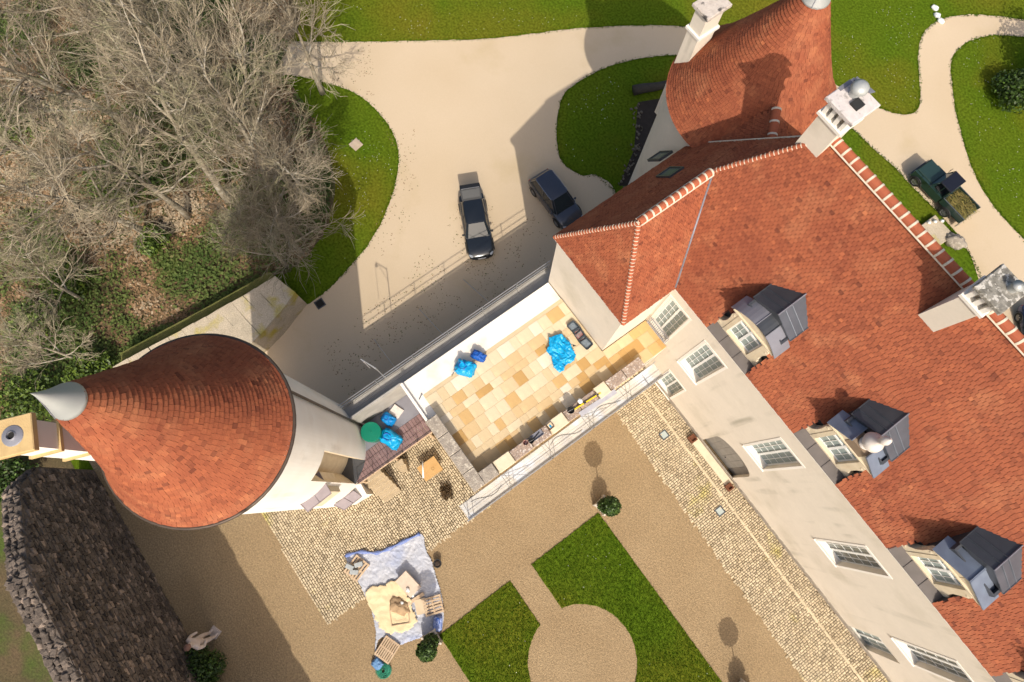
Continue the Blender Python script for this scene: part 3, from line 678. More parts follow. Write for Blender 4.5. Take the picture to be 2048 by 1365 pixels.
# ------------------------------------------------------------------ dormers
def arc_pts(c, w_, z0, rise, n=14): return [(c+w_*(2*i/n-1), z0+rise*(1-(2*i/n-1)**2)) for i in range(n+1)]
def dormer(uc, style):
    z0 = 12.3
    d = MB(); yf = 12.28
    for s in (-1, 1): d.box(uc+s*.78-.1, uc+s*.78+.1, yf, yf+.3, z0, 14.5)
    d.box(uc-.88, uc+.88, yf, yf+.3, 14.5, 14.62); d.box(uc-.68, uc+.68, yf, yf+.3, z0, z0+.2)
    body = d.build('dormer', m_stone, house)
    ck = MB()
    for s in (-1, 1): ck.slab([(uc+s*1.33, 11.82, EV+.0), (uc+s*1.33, 12.66, EV+.0), (uc+s*1.33, 12.66, zf(12.66)-.03), (uc+s*1.33, 11.82, zf(11.82)-.03)], .02)
    for s in (-1, 1): ck.box(uc+s*1.18-.15, uc+s*1.18+.15, 12.64, 12.68, EV, zf(12.66)-.03)
    for s in (-1, 1): ck.box(uc+s*1.0-.05, uc+s*1.0+.05, yf+.3, 14.0, 12.4, 15.2)
    ck.box(uc-.95, uc+.95, yf+.301, yf+.36, 14.45, 15.2); ck.build('cheek', m_dkzinc, body)
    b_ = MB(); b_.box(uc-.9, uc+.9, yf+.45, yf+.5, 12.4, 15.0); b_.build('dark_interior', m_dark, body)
    window(uc-.676, uc+.676, z0+.204, 14.496, yf+.17, 4, 3, 2, body, m_wht, m_palepane, False)
    for s in (-1, 1):   # scroll consoles
        pr = [(.885, 14.35), (.885, 12.32), (1.42, 12.32), (1.46, 12.5), (1.34, 12.72), (1.14, 12.9), (1.05, 13.25), (1.06, 13.7), (1.12, 14.05), (1.06, 14.3)]
        v_ = MB(); n_ = len(pr); pts_ = [(uc+s*x, z) for x, z in pr]
        v_.add([(x, yf+.02, z) for x, z in pts_]+[(x, yf+.30, z) for x, z in pts_], [tuple(range(n_)), tuple(range(2*n_-1, n_-1, -1))]+[(i, n_+i, n_+(i+1) % n_, (i+1) % n_) for i in range(n_)])
        ob = v_.build('volute', m_stone, body)
        g = MB(); g.lathe([(.0, -.02), (.13, -.02), (.15, 0.0), (.10, .02), (.06, .01), (.0, .03)], 14, (uc+s*1.22, yf+.02, 12.58), X=Matrix.Rotation(R(90), 4, 'X')); g.build('scroll', m_stone, body); g = MB(); g.lathe([(.0, -.02), (.07, -.02), (.08, 0.0), (.0, .03)], 12, (uc+s*1.0, yf+.02, 14.1), X=Matrix.Rotation(R(90), 4, 'X')); g.build('scroll', m_stone, body)
    c_ = MB(); c_.box(uc-1.22, uc+1.22, yf-.10, yf+.36, 14.62, 14.70); c_.box(uc-1.16, uc+1.16, yf-.05, yf+.34, 14.56, 14.618); c_.build('cornice', m_stone, body)
    if style == 'round':
        A = arc_pts(uc, 1.2, 14.70, .62); n_ = len(A)
        t_ = MB(); vs = [(x, yf-.03, z) for x, z in A]+[(x, yf+.3, z) for x, z in A]
        t_.add(vs, [tuple(range(n_-1, -1, -1)), tuple(range(n_, 2*n_))]+[(i, i+1, n_+i+1, n_+i) for i in range(n_-1)]); t_.build('tympanum', m_stone, body)
        for (i0, i1) in ((0, 6), (6, 9), (9, 14)):
            h_ = MB(); seg = arc_pts(uc, 1.36, 14.74, .68)[i0:i1+1]; k_ = len(seg); gx = .006
            vs = []
            for yy, dz in ((yf-.16, 0), (yf+.68, 0), (yf-.16, .05), (yf+.68, .05)):
                vs += [(x, yy, z+dz) for x, z in seg]
            f_ = [(2*k_+i, 2*k_+i+1, 3*k_+i+1, 3*k_+i) for i in range(k_-1)]+[(i+1, i, k_+i, k_+i+1) for i in range(k_-1)]+[(i, i+1, 2*k_+i+1, 2*k_+i) for i in range(k_-1)]+[(k_+i+1, k_+i, 3*k_+i, 3*k_+i+1) for i in range(k_-1)]+[(0, 2*k_, 3*k_, k_), (k_-1, 2*k_-1, 4*k_-1, 3*k_-1)]
            h_.add(vs, f_); x_, z_ = seg[-1]
            if i1 < 14: h_.tube([(x_, yf-.17, z_+.06), (x_, yf+.69, z_+.06)], .025, 6)
            h_.build('hood_panel', m_lead if i0 != 6 else m_dkzinc, body)
    else:
        for s in (-1, 1):
            in_ = .42 if style == 'urn' else .02
            q = [(uc+s*1.36, yf-.16, 14.78), (uc+s*in_, yf-.16, 15.42), (uc+s*in_, yf+.68, 15.42), (uc+s*1.36, yf+.68, 14.78)]
            if s > 0: q = q[::-1]
            h_ = MB(); h_.slab(q if s < 0 else q, .06)
            h_.tube([(uc+s*in_, yf-.17, 15.44), (uc+s*in_, yf+.69, 15.44)], .03, 6); h_.build('hood_panel', M('blue_grey_lead', (0.20, 0.235, 0.30), (0.155, 0.18, 0.235), 2, .5, metal=.3), body)
            t_ = MB(); tri = [(uc+s*1.2, 14.70), (uc+s*in_, 14.70), (uc+s*in_, 15.32)]
            vs = [(x, yf-.03, z) for x, z in tri]+[(x, yf+.3, z) for x, z in tri]
            t_.add(vs, [(0, 1, 2), (5, 4, 3), (0, 3, 4, 1), (1, 4, 5, 2), (2, 5, 3, 0)]); t_.build('tympanum', m_stone, body)
        if style == 'urn':
            u_ = MB(); u_.box(uc-.4, uc+.4, yf-.05, yf+.5, 14.70, 15.3); u_.build('finial_base', M('brown_stone', (0.26, 0.19, 0.13), (0.22, 0.16, 0.11), 3), body)
            f_ = MB(); f_.lathe([(.0, 15.3), (.24, 15.3), (.26, 15.38), (.16, 15.46), (.14, 15.55), (.34, 15.72), (.40, 15.86), (.36, 15.95), (.37, 16.0), (.24, 16.12), (.13, 16.28), (.11, 16.4), (.17, 16.55), (.18, 16.72), (.12, 16.9), (.0, 16.98)], 22, (uc, yf+.22, 0)); f_.build('urn_finial', M('pale_urn_stone', (0.66, 0.60, 0.54), (0.58, 0.51, 0.45), 4, .9, .3, 25), body, True)
            for k in range(16):
                pass
    # gable roof in zinc
    for s in (-1, 1):
        r_ = MB(); e = 1.14
        q = [(uc, 12.9, 15.90), (uc, zv(15.90)+.1, 15.90), (uc+s*e, zv(15.24)+.12, 15.24), (uc+s*e, 12.9, 15.24)]
        r_.slab(q if s < 0 else q[::-1], .05)
        for f in (.34, .68):
            ya = 12.9+f*1.05
            r_.tube([(uc+s*.03, ya, 15.91), (uc+s*e, ya, 15.25)], .02, 5)
        r_.tube([(uc+s*e, 12.9, 15.25), (uc+s*e, zv(15.24)+.14, 15.25)], .022, 5)
        r_.tube([(uc+s*e, zv(15.24)+.12, 15.25), (uc, zv(15.9)+.1, 15.91)], .035, 5)
        r_.build('zinc_slope', m_dkzinc if s < 0 else m_zinc, body)  # slope turned from the sun gets darker zinc, shade put into its colour
    r_ = MB(); r_.tube([(uc, 12.88, 15.92), (uc, zv(15.9)+.1, 15.92)], .03, 6); r_.build('zinc_ridge', m_lead, body)
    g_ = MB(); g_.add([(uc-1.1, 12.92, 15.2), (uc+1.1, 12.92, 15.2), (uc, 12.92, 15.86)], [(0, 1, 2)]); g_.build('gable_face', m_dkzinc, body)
    a_ = MB(); a_.slab([(uc-1.34, 11.76, EV+.03), (uc+1.34, 11.76, EV+.03), (uc+1.34, 12.7, EV+.14), (uc-1.34, 12.7, EV+.14)], .04)
    for f in (-.45, .45): a_.tube([(uc+f, 11.76, EV+.04), (uc+f, 12.28, EV+.11)], .016, 5)
    a_.build('lead_apron', M('brown_lead', (0.15, 0.13, 0.12), (0.12, 0.105, 0.095), 2, .6), body)
def zv(z): return 11.8+(z-EV)/1.385
dormer(0.88, 'round'); dormer(6.78, 'urn'); dormer(12.75, 'plain'); dormer(18.7, 'round')

# ------------------------------------------------------------------ chimneys of the house
def chimney(parent, x0, x1, y0, y1, zb, zt, cap_mat, dome=True, X=None, name='chimney', mshaft=None):
    mshaft = mshaft or m_render
    c = MB(); c.box(x0, x1, y0, y1, zb, zt-.95, X=X); ch = c.build(name, mshaft, parent)
    b_ = MB(); b_.box(x0-.09, x1+.09, y0-.09, y1+.09, zt-.95, zt-.82, X=X); b_.build('string_course', m_white, ch)
    p_ = MB(); n = max(3, int((x1-x0)/.24)); wx = (x1-x0)/(2*n-1)
    for k in range(n):
        a = x0+2*k*wx; p_.box(a, a+wx, y0-.02, y0+.18, zt-.82, zt-.17, X=X); p_.box(a, a+wx, y1-.18, y1+.02, zt-.82, zt-.17, X=X)
    ny = max(3, int((y1-y0)/.28)); wy = (y1-y0-.4)/(2*ny-1)
    for k in range(ny):
        a = y0+.2+2*k*wy; p_.box(x0-.02, x0+.16, a, a+wy, zt-.82, zt-.17, X=X); p_.box(x1-.16, x1+.02, a, a+wy, zt-.82, zt-.17, X=X)
    p_.build('vent_pier', m_white, ch)
    MB().box(x0+.19, x1-.19, y0+.21, y1-.21, zt-.82, zt-.17, X=X).build('flue_core', m_oldstone, ch)
    MB().cbox(x0-.17, x1+.17, y0-.17, y1+.17, zt-.17, zt, .03, X=X).build('cap_slab', cap_mat, ch)
    return ch
ch1 = chimney(house, -3.92, -2.95, 16.5, 17.45, 15.0, 21.4, M('pale_cap_stone', (0.62, 0.57, 0.54), (0.52, 0.47, 0.45), 6, .95, .5, 20, c3=(0.28, 0.25, 0.23), s3=4, t3=(.6, .7)))
cw = MB(); cw.lathe([(.27, 21.66), (.30, 21.7), (.27, 21.84), (.15, 21.92), (.0, 21.94)], 20, (-3.6, 17.15, 0)); cw.lathe([(.20, 21.4), (.20, 21.66)], 16, (-3.6, 17.15, 0)); cw.build('cowl', m_tip, ch1, True)
cw = MB(); cw.box(-3.42, -3.08, 16.75, 17.1, 21.402, 21.50); cw.build('flue_grille', m_black, ch1)
cw = MB(); cw.slab([(-4.0, 17.45, 21.47), (-3.3, 17.55, 21.47), (-3.25, 17.8, 21.40), (-4.05, 17.7, 21.40)], .02); cw.box(-4.1, -3.95, 16.85, 17.4, 21.405, 21.43); cw.build('lead_flashing', m_lead, ch1)
ch2 = chimney(house, 3.78, 4.58, 15.9, 16.85, 14.5, 21.25, M('mossy_cap_stone', (0.30, 0.28, 0.24), (0.13, 0.12, 0.10), 5, .95, .7, 18, c3=(0.50, 0.47, 0.42), s3=6, t3=(.52, .6)))
cw = MB(); cw.lathe([(.16, 21.25), (.17, 21.5), (.2, 21.54), (.0, 21.6)], 16, (4.35, 16.6, 0)); cw.build('cowl', m_tip, ch2, True)
# ================================================================== round towers
def tower_roof(root, c, Rr, zr, za, ftip, exp=.19):
    N = 60; cone = MB(); prof = [cone_prof(Rr-.03, zr, za, i/N*ftip) for i in range(N+1)]
    cone.lathe([(Rr-.35, zr-.05)]+prof, 72, (c[0], c[1], 0)); rf_ = cone.build('roof', m_under, root, True)
    tl_ = MB(); cone_tiles(tl_, c, Rr, zr, za, ftip+.004, exp=exp); o_ = tl_.build('roof_tiles', m_tile, rf_); o_['kind'] = 'stuff'
    r0, z0 = cone_prof(Rr, zr, za, ftip)
    tip = MB(); tip.lathe([(r0+.02, z0-.06), (r0+.075, z0-.02), (r0+.05, z0+.06), (r0*.55, z0+(za-z0)*.5), (.06, za-.1), (.0, za+.12)], 28, (c[0], c[1], 0))
    tip.build('zinc_tip', m_tip, root, True)
    sm = MB(); t_ = R(-60); sm.tube([(c[0]+(r0+.07)*math.cos(t_), c[1]+(r0+.07)*math.sin(t_), z0+.02), (c[0]+r0*.57*math.cos(t_), c[1]+r0*.57*math.sin(t_), z0+(za-z0)*.5), (c[0], c[1], za)], .018, 5); sm.build('tip_seam', m_lead, root)
    return rf_
LT = (-8.2, -7.52); LZ = 17.0; LR = 3.12
lt = thing('round_tower', 'round white tower with tall clay tile cone and grey zinc tip beside the wood', 'tower', (*LT, 0))
tower_roof(lt, LT, 3.36, LZ, 25.15, .875)
# wall with a tall niche where the boarded roof runs in
def cyl(ph, z, r=LR): return (LT[0]+r*math.cos(R(ph)), LT[1]+r*math.sin(R(ph)), z)
N0, N1, NZ0, NZ1 = 20, 46, 3.0, 11.5
phs = sorted({*[k*3 for k in range(120)], N0, N1}); zsl = [0, NZ0, 5, 7, 9, 10.5, NZ1, 14, LZ-.03]
mb = MB()
for i in range(len(phs)):
    a, b = phs[i], phs[(i+1) % len(phs)]+(360 if i == len(phs)-1 else 0)
    for k in range(len(zsl)-1):
        if N0 <= a < N1 and NZ0 <= zsl[k] < NZ1: continue
        mb.add([cyl(a, zsl[k]), cyl(b, zsl[k]), cyl(b, zsl[k+1]), cyl(a, zsl[k+1])], [(0, 1, 2, 3)])
wo = mb.build('wall', m_white, lt, True)
nb = MB(); ri_ = LR-.95; arc = [p for p in phs if N0 <= p <= N1]
for p0, p1 in zip(arc[:-1], arc[1:]):
    nb.add([cyl(p0, NZ0, ri_), cyl(p1, NZ0, ri_), cyl(p1, NZ1-1.2, ri_), cyl(p0, NZ1-1.2, ri_)], [(0, 1, 2, 3)])
    nb.add([cyl(p0, NZ1-1.2, ri_), cyl(p1, NZ1-1.2, ri_), cyl(p1, NZ1, LR), cyl(p0, NZ1, LR)], [(0, 1, 2, 3)])
for p_, f in ((N0, 1), (N1, -1)):
    q = [cyl(p_, NZ0, LR), cyl(p_, NZ0, ri_), cyl(p_, NZ1-1.2, ri_), cyl(p_, NZ1, LR)]; nb.add(q if f > 0 else q[::-1], [(0, 1, 2, 3)])
nb.build('niche', m_stone, lt)
nf = MB(); nf.prism([cyl(N0, 0, ri_)[:2]]+[cyl(p_, 0, LR+.02)[:2] for p_ in arc]+[cyl(N1, 0, ri_)[:2]], 2.9, 3.01); nf.build('niche_floor', m_dkzinc, lt)
m_cop = M('brown_copper', (0.10, 0.075, 0.055), (0.07, 0.05, 0.04), 3, .5, metal=.4)
MB().tube([(LT[0]+3.44*math.cos(2*math.pi*k/64), LT[1]+3.44*math.sin(2*math.pi*k/64), LZ-.05) for k in range(65)], .075, 8).build('gutter', m_cop, lt, True)
MB().tube([cyl(82, LZ-.1, 3.42), cyl(82, LZ-.5, LR+.1), cyl(82, 10, LR+.1), cyl(82, 3.2, LR+.1)], .06, 8).build('downpipe', m_cop, lt, True)
# corbelled box with lead roof, and the small porch at the foot
mb = MB(); mb.prism([(-6.0, -7.9), (-4.85, -7.85), (-4.9, -6.7), (-5.9, -6.5)], 6.2, 8.75); mb.build('corbelled_box', m_stone, lt)
mb = MB(); mb.prism([(-6.5, -9.6), (-5.6, -9.3), (-4.6, -7.6), (-4.5, -6.4), (-6.0, -6.3)], 0, 2.0); mb.build('porch_wall', m_white, lt)
def lead_roof(P, nseam=1):
    m_ = MB(); m_.slab([tuple(p) for p in P], .07)
    a, b, c_, d = [Vector(p) for p in P]
    for k in range(1, nseam+1):
        f = k/(nseam+1); m_.tube([a+(d-a)*f+Vector((0, 0, .02)), b+(c_-b)*f+Vector((0, 0, .02))], .022, 5)
    for p, q in ((a, b), (b, c_), (c_, d), (d, a)): m_.tube([p, q], .025, 5)
    return m_.build('lead_roof', M('mauve_lead', (0.25, 0.21, 0.215), (0.205, 0.17, 0.175), 2, .6, metal=.15), lt)
lead_roof([(-5.5, -8.0, 9.15), (-4.65, -7.95, 8.75), (-4.72, -6.6, 8.75), (-5.85, -6.45, 9.2)], 1)
lead_roof([(-5.05, -8.2, 2.3), (-4.5, -7.9, 2.02), (-4.55, -6.7, 2.02), (-5.08, -6.85, 2.3)], 1)
# tower chimney
X = Matrix.Translation((*G(25, 872, 21.0), 0)) @ Matrix.Rotation(R(-21), 4, 'Z')
m_gold = M('ochre_stone', (0.56, 0.40, 0.19), (0.48, 0.33, 0.15), 3, .9, .25, 20)
c_ = MB(); c_.box(-.42, .42, -.42, .42, 13.0, 20.78, X=X); chL = c_.build('chimney', m_white, lt)
for z_ in (19.55, 18.0): MB().box(-.50, .50, -.50, .50, z_, z_+.14, X=X).build('string_course', m_gold, chL)
MB().cbox(-.57, .57, -.57, .57, 20.78, 21.0, .025, X=X).build('cap_slab', m_gold, chL)
MB().lathe([(.32, 21.002), (.30, 21.02), (.16, 21.06), (.12, 21.10), (.11, 21.02)], 20, X=X).build('flue_collar', m_lead, chL)
MB().lathe([(.105, 21.04), (.0, 21.04)], 16, X=X).build('flue', m_dark, chL)

RT = (-8.0, 20.7); RTR = 4.15
rt = thing('round_tower', 'round tower with clay tile cone rising behind the house, leaning to the top edge', 'tower', (*RT, 0))
tower_roof(rt, RT, RTR, 13.0, 20.5, .875, .15)
mb = MB(); mb.lathe([(RTR-.22, 0), (RTR-.22, 13.0)], 72, (*RT, 0)); mb.build('wall', m_render, rt, True)
cx0, cy0 = -11.25, 19.25
c_ = MB(); c_.box(cx0-.36, cx0+.36, cy0-.52, cy0+.52, 9.0, 16.7); chR = c_.build('chimney', m_render, rt)
MB().box(cx0-.46, cx0+.46, cy0-.62, cy0+.62, 15.5, 15.64).build('string_course', m_white, chR)
MB().box(cx0-.44, cx0+.44, cy0-.60, cy0+.60, 16.7, 16.82).build('cornice', m_white, chR)
MB().cbox(cx0-.52, cx0+.52, cy0-.68, cy0+.68, 16.82, 17.0, .03).build('cap_slab', M('speckled_cap', (0.56, 0.50, 0.44), (0.45, 0.39, 0.34), 5, .95, .6, 18, c3=(0.09, 0.08, 0.075), s3=2.2, t3=(.55, .62)), chR)

# ================================================================== terrace block
TZ = 6.0
ter = thing('terrace', 'raised stone terrace with honey coloured paving between tower and house', 'terrace', (-4.4, 4, 0))
mb = MB(); mb.prism([(-7.75, -1.1), (-0.98, -1.1), (-0.98, 11.9), (-2.86, 11.9), (-2.86, 8.85), (-7.75, 8.85)], 0, TZ); mb.build('wall', m_render, ter)
def screed_edge(y): return -6.3+.35*noise.noise(Vector((y*.55, 4.2, 0)))+.12*noise.noise(Vector((y*1.9, 9, 0)))
mb = MB(); pr = [(-7.75, -1.1), (-5.25, -1.1), (-5.25, -.45)]+[(-5.3, -.4)]
mb.prism([(-7.78, -1.13), (-5.22, -1.13), (-5.22, 8.82), (-7.78, 8.82)], TZ+.004, TZ+.075)
mb.build('white_screed', M('white_screed', (0.80, 0.75, 0.67), (0.77, 0.71, 0.62), 1.2, .95, .1, 15, c3=(0.72, 0.62, 0.45), s3=.6, t3=(.58, .75)), ter)
sl_m = [M('slab_%s' % nm, c, tuple(x*.9 for x in c), 2.2, .9, .15, 18, c3=tuple(x*1.12 for x in c), s3=1.1, t3=(.5, .7)) for nm, c in
        (('pale', (0.59, 0.455, 0.275)), ('cream', (0.63, 0.52, 0.35)), ('honey', (0.54, 0.35, 0.15)), ('amber', (0.47, 0.285, 0.105)), ('sand', (0.57, 0.41, 0.22)), ('white', (0.67, 0.585, 0.45)))]
def slabs(u0, u1, v0, v1, weights, seedoff=0, cut=False):
    u = u1
    while u > u0+.05:
        w_ = min(rnd.choice((.42, .5, .6, .72)), u-u0)
        if u-w_-u0 < .25: w_ = u-u0
        v = v0
        while v < v1-.02:
            L = rnd.choice((.45, .55, .62, .7, .85, .95)); L = min(L, v1-v)
            if v1-v-L < .25: L = v1-v
            uc_, vc_ = u-w_/2, v+L/2
            if not (cut and uc_-w_*.2 < screed_edge(vc_)):
                k = rnd.choices(range(6), weights)[0]
                if cut and uc_ < screed_edge(vc_)+.55 and rnd.random() < .6: k = rnd.choice((1, 5))
                h = TZ+.1+rnd.uniform(-.003, .003); g = .007
                m_ = MB(); m_.cbox(-w_/2+g, w_/2-g, -L/2+g, L/2-g, TZ+.006, h, .004); m_.v = [(x, y, z-TZ) for x, y, z in m_.v]
                m_.build('paving_slab', sl_m[k], ter, at=(uc_, vc_, TZ))
            v += L
        u -= w_
mj = MB(); mj.box(-6.6, -1.45, -.45, 8.85, TZ+.0755, TZ+.084); mj.box(-2.86, -.98, 8.851, 11.9, TZ+.003, TZ+.084); mj.build('joint_bed', M('joint_bed', (0.58, 0.46, 0.29), (0.52, 0.40, 0.25), 2), ter)
slabs(-7.0, -1.46, -.44, 8.84, (38, 25, 12, 8, 22, 6), cut=True)
slabs(-2.85, -1.0, 8.86, 11.88, (10, 4, 34, 26, 22, 1))
# parapets
mb = MB(); mb.box(-5.2, -.84, -1.08, -.47, TZ+.001, 6.72); mb.box(-1.43, -.84, -.47, 10.1, TZ+.001, 6.58); mb.build('parapet', m_stone, ter)
mb = MB(); mb.box(-7.76, -5.21, -1.12, -.98, TZ+.076, 6.28); mb.build('upstand', m_white, ter)
u = -5.22
while u < -.9:
    L = min(rnd.uniform(.85, 1.25), -.80-u)
    if -.80-u-L < .4: L = -.80-u
    MB().cbox(u+.008, u+L-.008, -1.13, -.42, 6.722, 6.93+rnd.uniform(-.015, .015), .03).build('coping_stone', m_oldstone, ter); u += L
m_gritty = M('gritty_old_coping', (0.40, 0.30, 0.23), (0.26, 0.20, 0.165), 6, .95, .8, 16, c3=(0.56, 0.50, 0.44), s3=9, t3=(.56, .64), fine=.3, fscale=22)
segs = [(-.415, .45, 'o'), (.5, 1.5, 'c'), (1.52, 2.7, 'g'), (2.72, 3.85, 'g'), (3.9, 4.95, 'c'), (5.0, 5.9, 'g'), (5.92, 7.0, 'g'), (7.05, 7.75, 'c'), (7.8, 8.9, 'g'), (8.92, 10.12, 'g')]
for a, b, k in segs:
    h = {'o': .33, 'c': .20, 'g': .10}[k]
    m_ = MB(); m_.cbox(-1.49 if k != 'g' else -1.44, -.80 if k != 'g' else -.83, a+.01, b-.01, 6.582, 6.60+h+rnd.uniform(0, .03), .025)
    o_ = m_.build('coping_stone', {'o': m_oldstone, 'c': m_stone, 'g': m_gritty}[k], ter)
    o_['label'] = {'o': 'old weathered coping stone', 'c': 'newly cut cream coping stone', 'g': 'rough bed of the stripped parapet'}[k]
# masonry on the side facing the cobbles
mb = MB(); z = .02
while z < 5.9:
    hh = rnd.uniform(.2, .32); x = -5.9
    while x < -1.0:
        L = min(rnd.uniform(.25, .6), -.985-x); d = rnd.uniform(.01, .04)
        if L > .06: mb.box(x+.01, x+L-.01, -1.1-d, -1.103, z+.01, z+hh-.01, rnd.random())
        x += L
    z += hh
mb.build('masonry_facing', m_cobble, ter)['kind'] = 'stuff'

# ================================================================== low link building with boarded roof
lk = thing('link_passage', 'low passage with red-brown boarded roof between left tower and terrace', 'passage', (-6.6, -4, 0))
mb = MB(); mb.prism([(-8.0, -5.4), (-6.0, -5.8), (-6.0, -1.12), (-8.0, -1.12)], 0, 2.9); mb.build('wall', m_render, lk)
mb = MB(); mb.box(-7.9, -7.78, -4.9, -0.85, 2.9, 5.95); mb.build('rear_hoarding', m_gplank, lk)  # panel inferred from the shadow, enlarged to stop sun leaking onto the drive
mb = MB(); mb.box(-7.77, -6.42, -6.0, -1.13, 2.902, 3.0); mb.build('lead_flat', m_lead, lk)
v = -6.3; bi = 0
while v < -1.2:
    m_ = MB(); m_.cbox(-6.41, -5.14, v+.006, v+.186, 2.93, 3.0+rnd.uniform(-.006, .008), .008, rnd.random()); m_.build('deck_board', m_deck, lk); v += .192; bi += 1
mb = MB(); mb.box(-5.2, -5.1, -6.3, -1.2, 2.7, 2.925); mb.box(-6.3, -6.2, -6.3, -1.2, 2.902, 2.925)
for v in (-6.1, -3.9, -1.5): mb.box(-5.22, -5.1, v-.06, v+.06, 0, 2.7)
mb.build('beam', m_wood, lk)
mb = MB(); mb.tube([(-5.12, -6.3, 3.95), (-5.12, -1.25, 3.95)], .022, 6); mb.tube([(-5.12, -6.3, 3.5), (-5.12, -1.25, 3.5)], .014, 6)
for k in range(6): mb.tube([(-5.12, -6.3+k*1.01, 3.0), (-5.12, -6.3+k*1.01, 3.95)], .018, 6)
mb.build('handrail', M('dark_iron', (0.06, 0.05, 0.05), (0.04, 0.035, 0.035), 3, .6, metal=.5), lk)
mb = MB(); mb.box(-5.995, -5.97, -4.6, -2.2, .02, 2.5); mb.build('doorway', m_dark, lk)
# stone steps
st = thing('stone_steps', 'short flight of pale stone steps going up to the boarded passage', 'steps', (-4.4, -5.6, 0))
for k in range(6):
    MB().cbox(-5.35+k*.28, -5.35+(k+1)*.28+.02, -6.25+.03*k, -5.05+.03*k, .02, 1.55-k*.26, .015).build('step', M('worn_step', (0.44, 0.35, 0.23), (0.37, 0.29, 0.185), 3, .9, .3, 20), st)
st2 = thing('stone_buttress', 'small stepped stone buttress under the edge of the boarded roof', 'buttress', (-4.9, -3.9, 0))
MB().prism([(-5.05, -4.25), (-4.55, -4.25), (-4.3, -3.85), (-5.05, -3.6)], .02, .9).build('base', MATS['worn_step'], st2)
MB().prism([(-5.05, -4.2), (-4.75, -4.2), (-4.7, -3.7), (-5.05, -3.65)], .9, 1.7).build('cap', MATS['worn_step'], st2)

# ================================================================== scaffolds
def scaffold(name, label, x0, x1, ys, zd, bw, mboard, side, inner_top, rails, brace=True):
    root = thing(name, label, 'scaffold', ((x0+x1)/2, (ys[0]+ys[-1])/2, 0))
    nb = max(2, round((x1-x0)/bw)); wb = (x1-x0)/nb
    for i in range(len(ys)-1):
        for k in range(nb):
            MB().box(x0+k*wb+.006, x0+(k+1)*wb-.006, ys[i]+.01, ys[i+1]-.01, zd-.05, zd+rnd.uniform(-.004, .01)).build('deck_board', mboard, root)
    xo = x1 if side > 0 else x0; xi = x0 if side > 0 else x1
    for y in ys:
        m_ = MB(); m_.tube([(xo, y, .03), (xo, y, rails[-1]+.12)], .026, 8); m_.box(xo-.08, xo+.08, y-.08, y+.08, .02, .035); m_.build('standard', m_steel, root)
        m_ = MB(); m_.tube([(xi, y, .03), (xi, y, inner_top)], .026, 8); m_.box(xi-.08, xi+.08, y-.08, y+.08, .02, .035); m_.build('standard', m_steel, root)
        for z_ in (zd-.09, zd-2.1, zd-4.1): MB().tube([(xo, y, z_), (xi, y, z_)], .024, 6).build('transom', m_steel, root)
    for i in range(len(ys)-1):
        for z_ in rails: MB().tube([(xo+side*.03, ys[i]-.05, z_), (xo+side*.03, ys[i+1]+.05, z_)], .022, 6).build('guard_rail', m_steel, root)
        for z_ in (zd-.12, zd-2.1, zd-4.1):
            for xx in (xo, xi): MB().tube([(xx, ys[i], z_), (xx, ys[i+1], z_)], .022, 6).build('ledger', m_steel, root)
        if brace and i % 2 == 0:
            MB().tube([(xo+side*.05, ys[i], zd-4.0), (xo+side*.05, ys[i+1], zd-.2)], .022, 6).build('brace', m_steel, root)
        MB().box(xo-.012+side*.02, xo+.012+side*.02, ys[i]+.03, ys[i+1]-.03, zd+.01, zd+.16).build('toe_board', mboard, root)
    return root
sf = scaffold('scaffold', 'pale boarded scaffold along the courtyard front of the terrace', -.72, .14, [-2.2, .5, 3.2, 5.9, 8.5, 11.0], 5.25, .29, m_plank, 1, 5.6, (5.75, 6.25))
# loose cables and access ladder on the front scaffold
mb = MB()
for x in (-.25, .02): mb.tube([(x, 11.1, 2.4), (x, 9.9, 5.6)], .02, 6)
for k in range(12): f = k/11; mb.tube([(-.25, 11.1-1.2*f, 2.4+3.2*f), (.02, 11.1-1.2*f, 2.4+3.2*f)], .014, 5)
mb.build('ladder', m_steel, sf)
for (v0, v1, a_) in ((-1.6, .2, .2), (3.6, 5.5, .25), (6.4, 8.2, -.2)):
    pts_ = smooth_poly([(-.35+a_*math.sin(k*.9+v0), v0+(v1-v0)*k/5) for k in range(6)], 5, False)
    mb = MB(); mb.tube([(x, y, 5.275) for x, y in pts_], .012, 5); mb.build('cable', M('grey_cable', (0.16, 0.16, 0.16)), sf)
for (v0, v1) in ((.5, 3.2), (5.9, 8.5)): MB().tube([(-.70, v0, 5.3), (.14, v1-1.4, 5.75)], .018, 6).build('plan_brace', m_steel, sf)
for y in (-2.1, .55, 3.25, 5.95, 8.55):
    MB().tube([(-.7, y+.12, 5.3), (.12, y+.12, 6.2)], .018, 6).build('end_brace', m_steel, sf); MB().tube([(.13, y+.22, 5.3), (.13, y+.22, 6.25)], .018, 6).build('rail_post', m_steel, sf)
sr = scaffold('scaffold', 'grey decked scaffold with guard rails along the drive side of the terrace', -8.68, -7.92, [-4.5, -2.1, .25, 2.6, 4.95, 7.3, 9.6], 5.25, .38, m_gplank, -1, 5.6, (5.75, 6.25))
for y in (-.9, 2.6, 6.1):
    MB().tube([(-8.7, y, 3.1), (-12.6, y-.15, .03)], .024, 6).build('raking_prop', m_steel, sr)
mb = MB()
mb.tube([(-8.5, -4.55, 5.75), (-7.9, -4.55, 5.75)], .022, 6); mb.tube([(-8.66, -4.55, 6.25), (-7.0, -4.75, 6.25)], .022, 6); mb.tube([(-8.66, -4.55, 5.9), (-7.0, -4.75, 5.9)], .022, 6)
mb.build('end_rail', m_steel, sr)
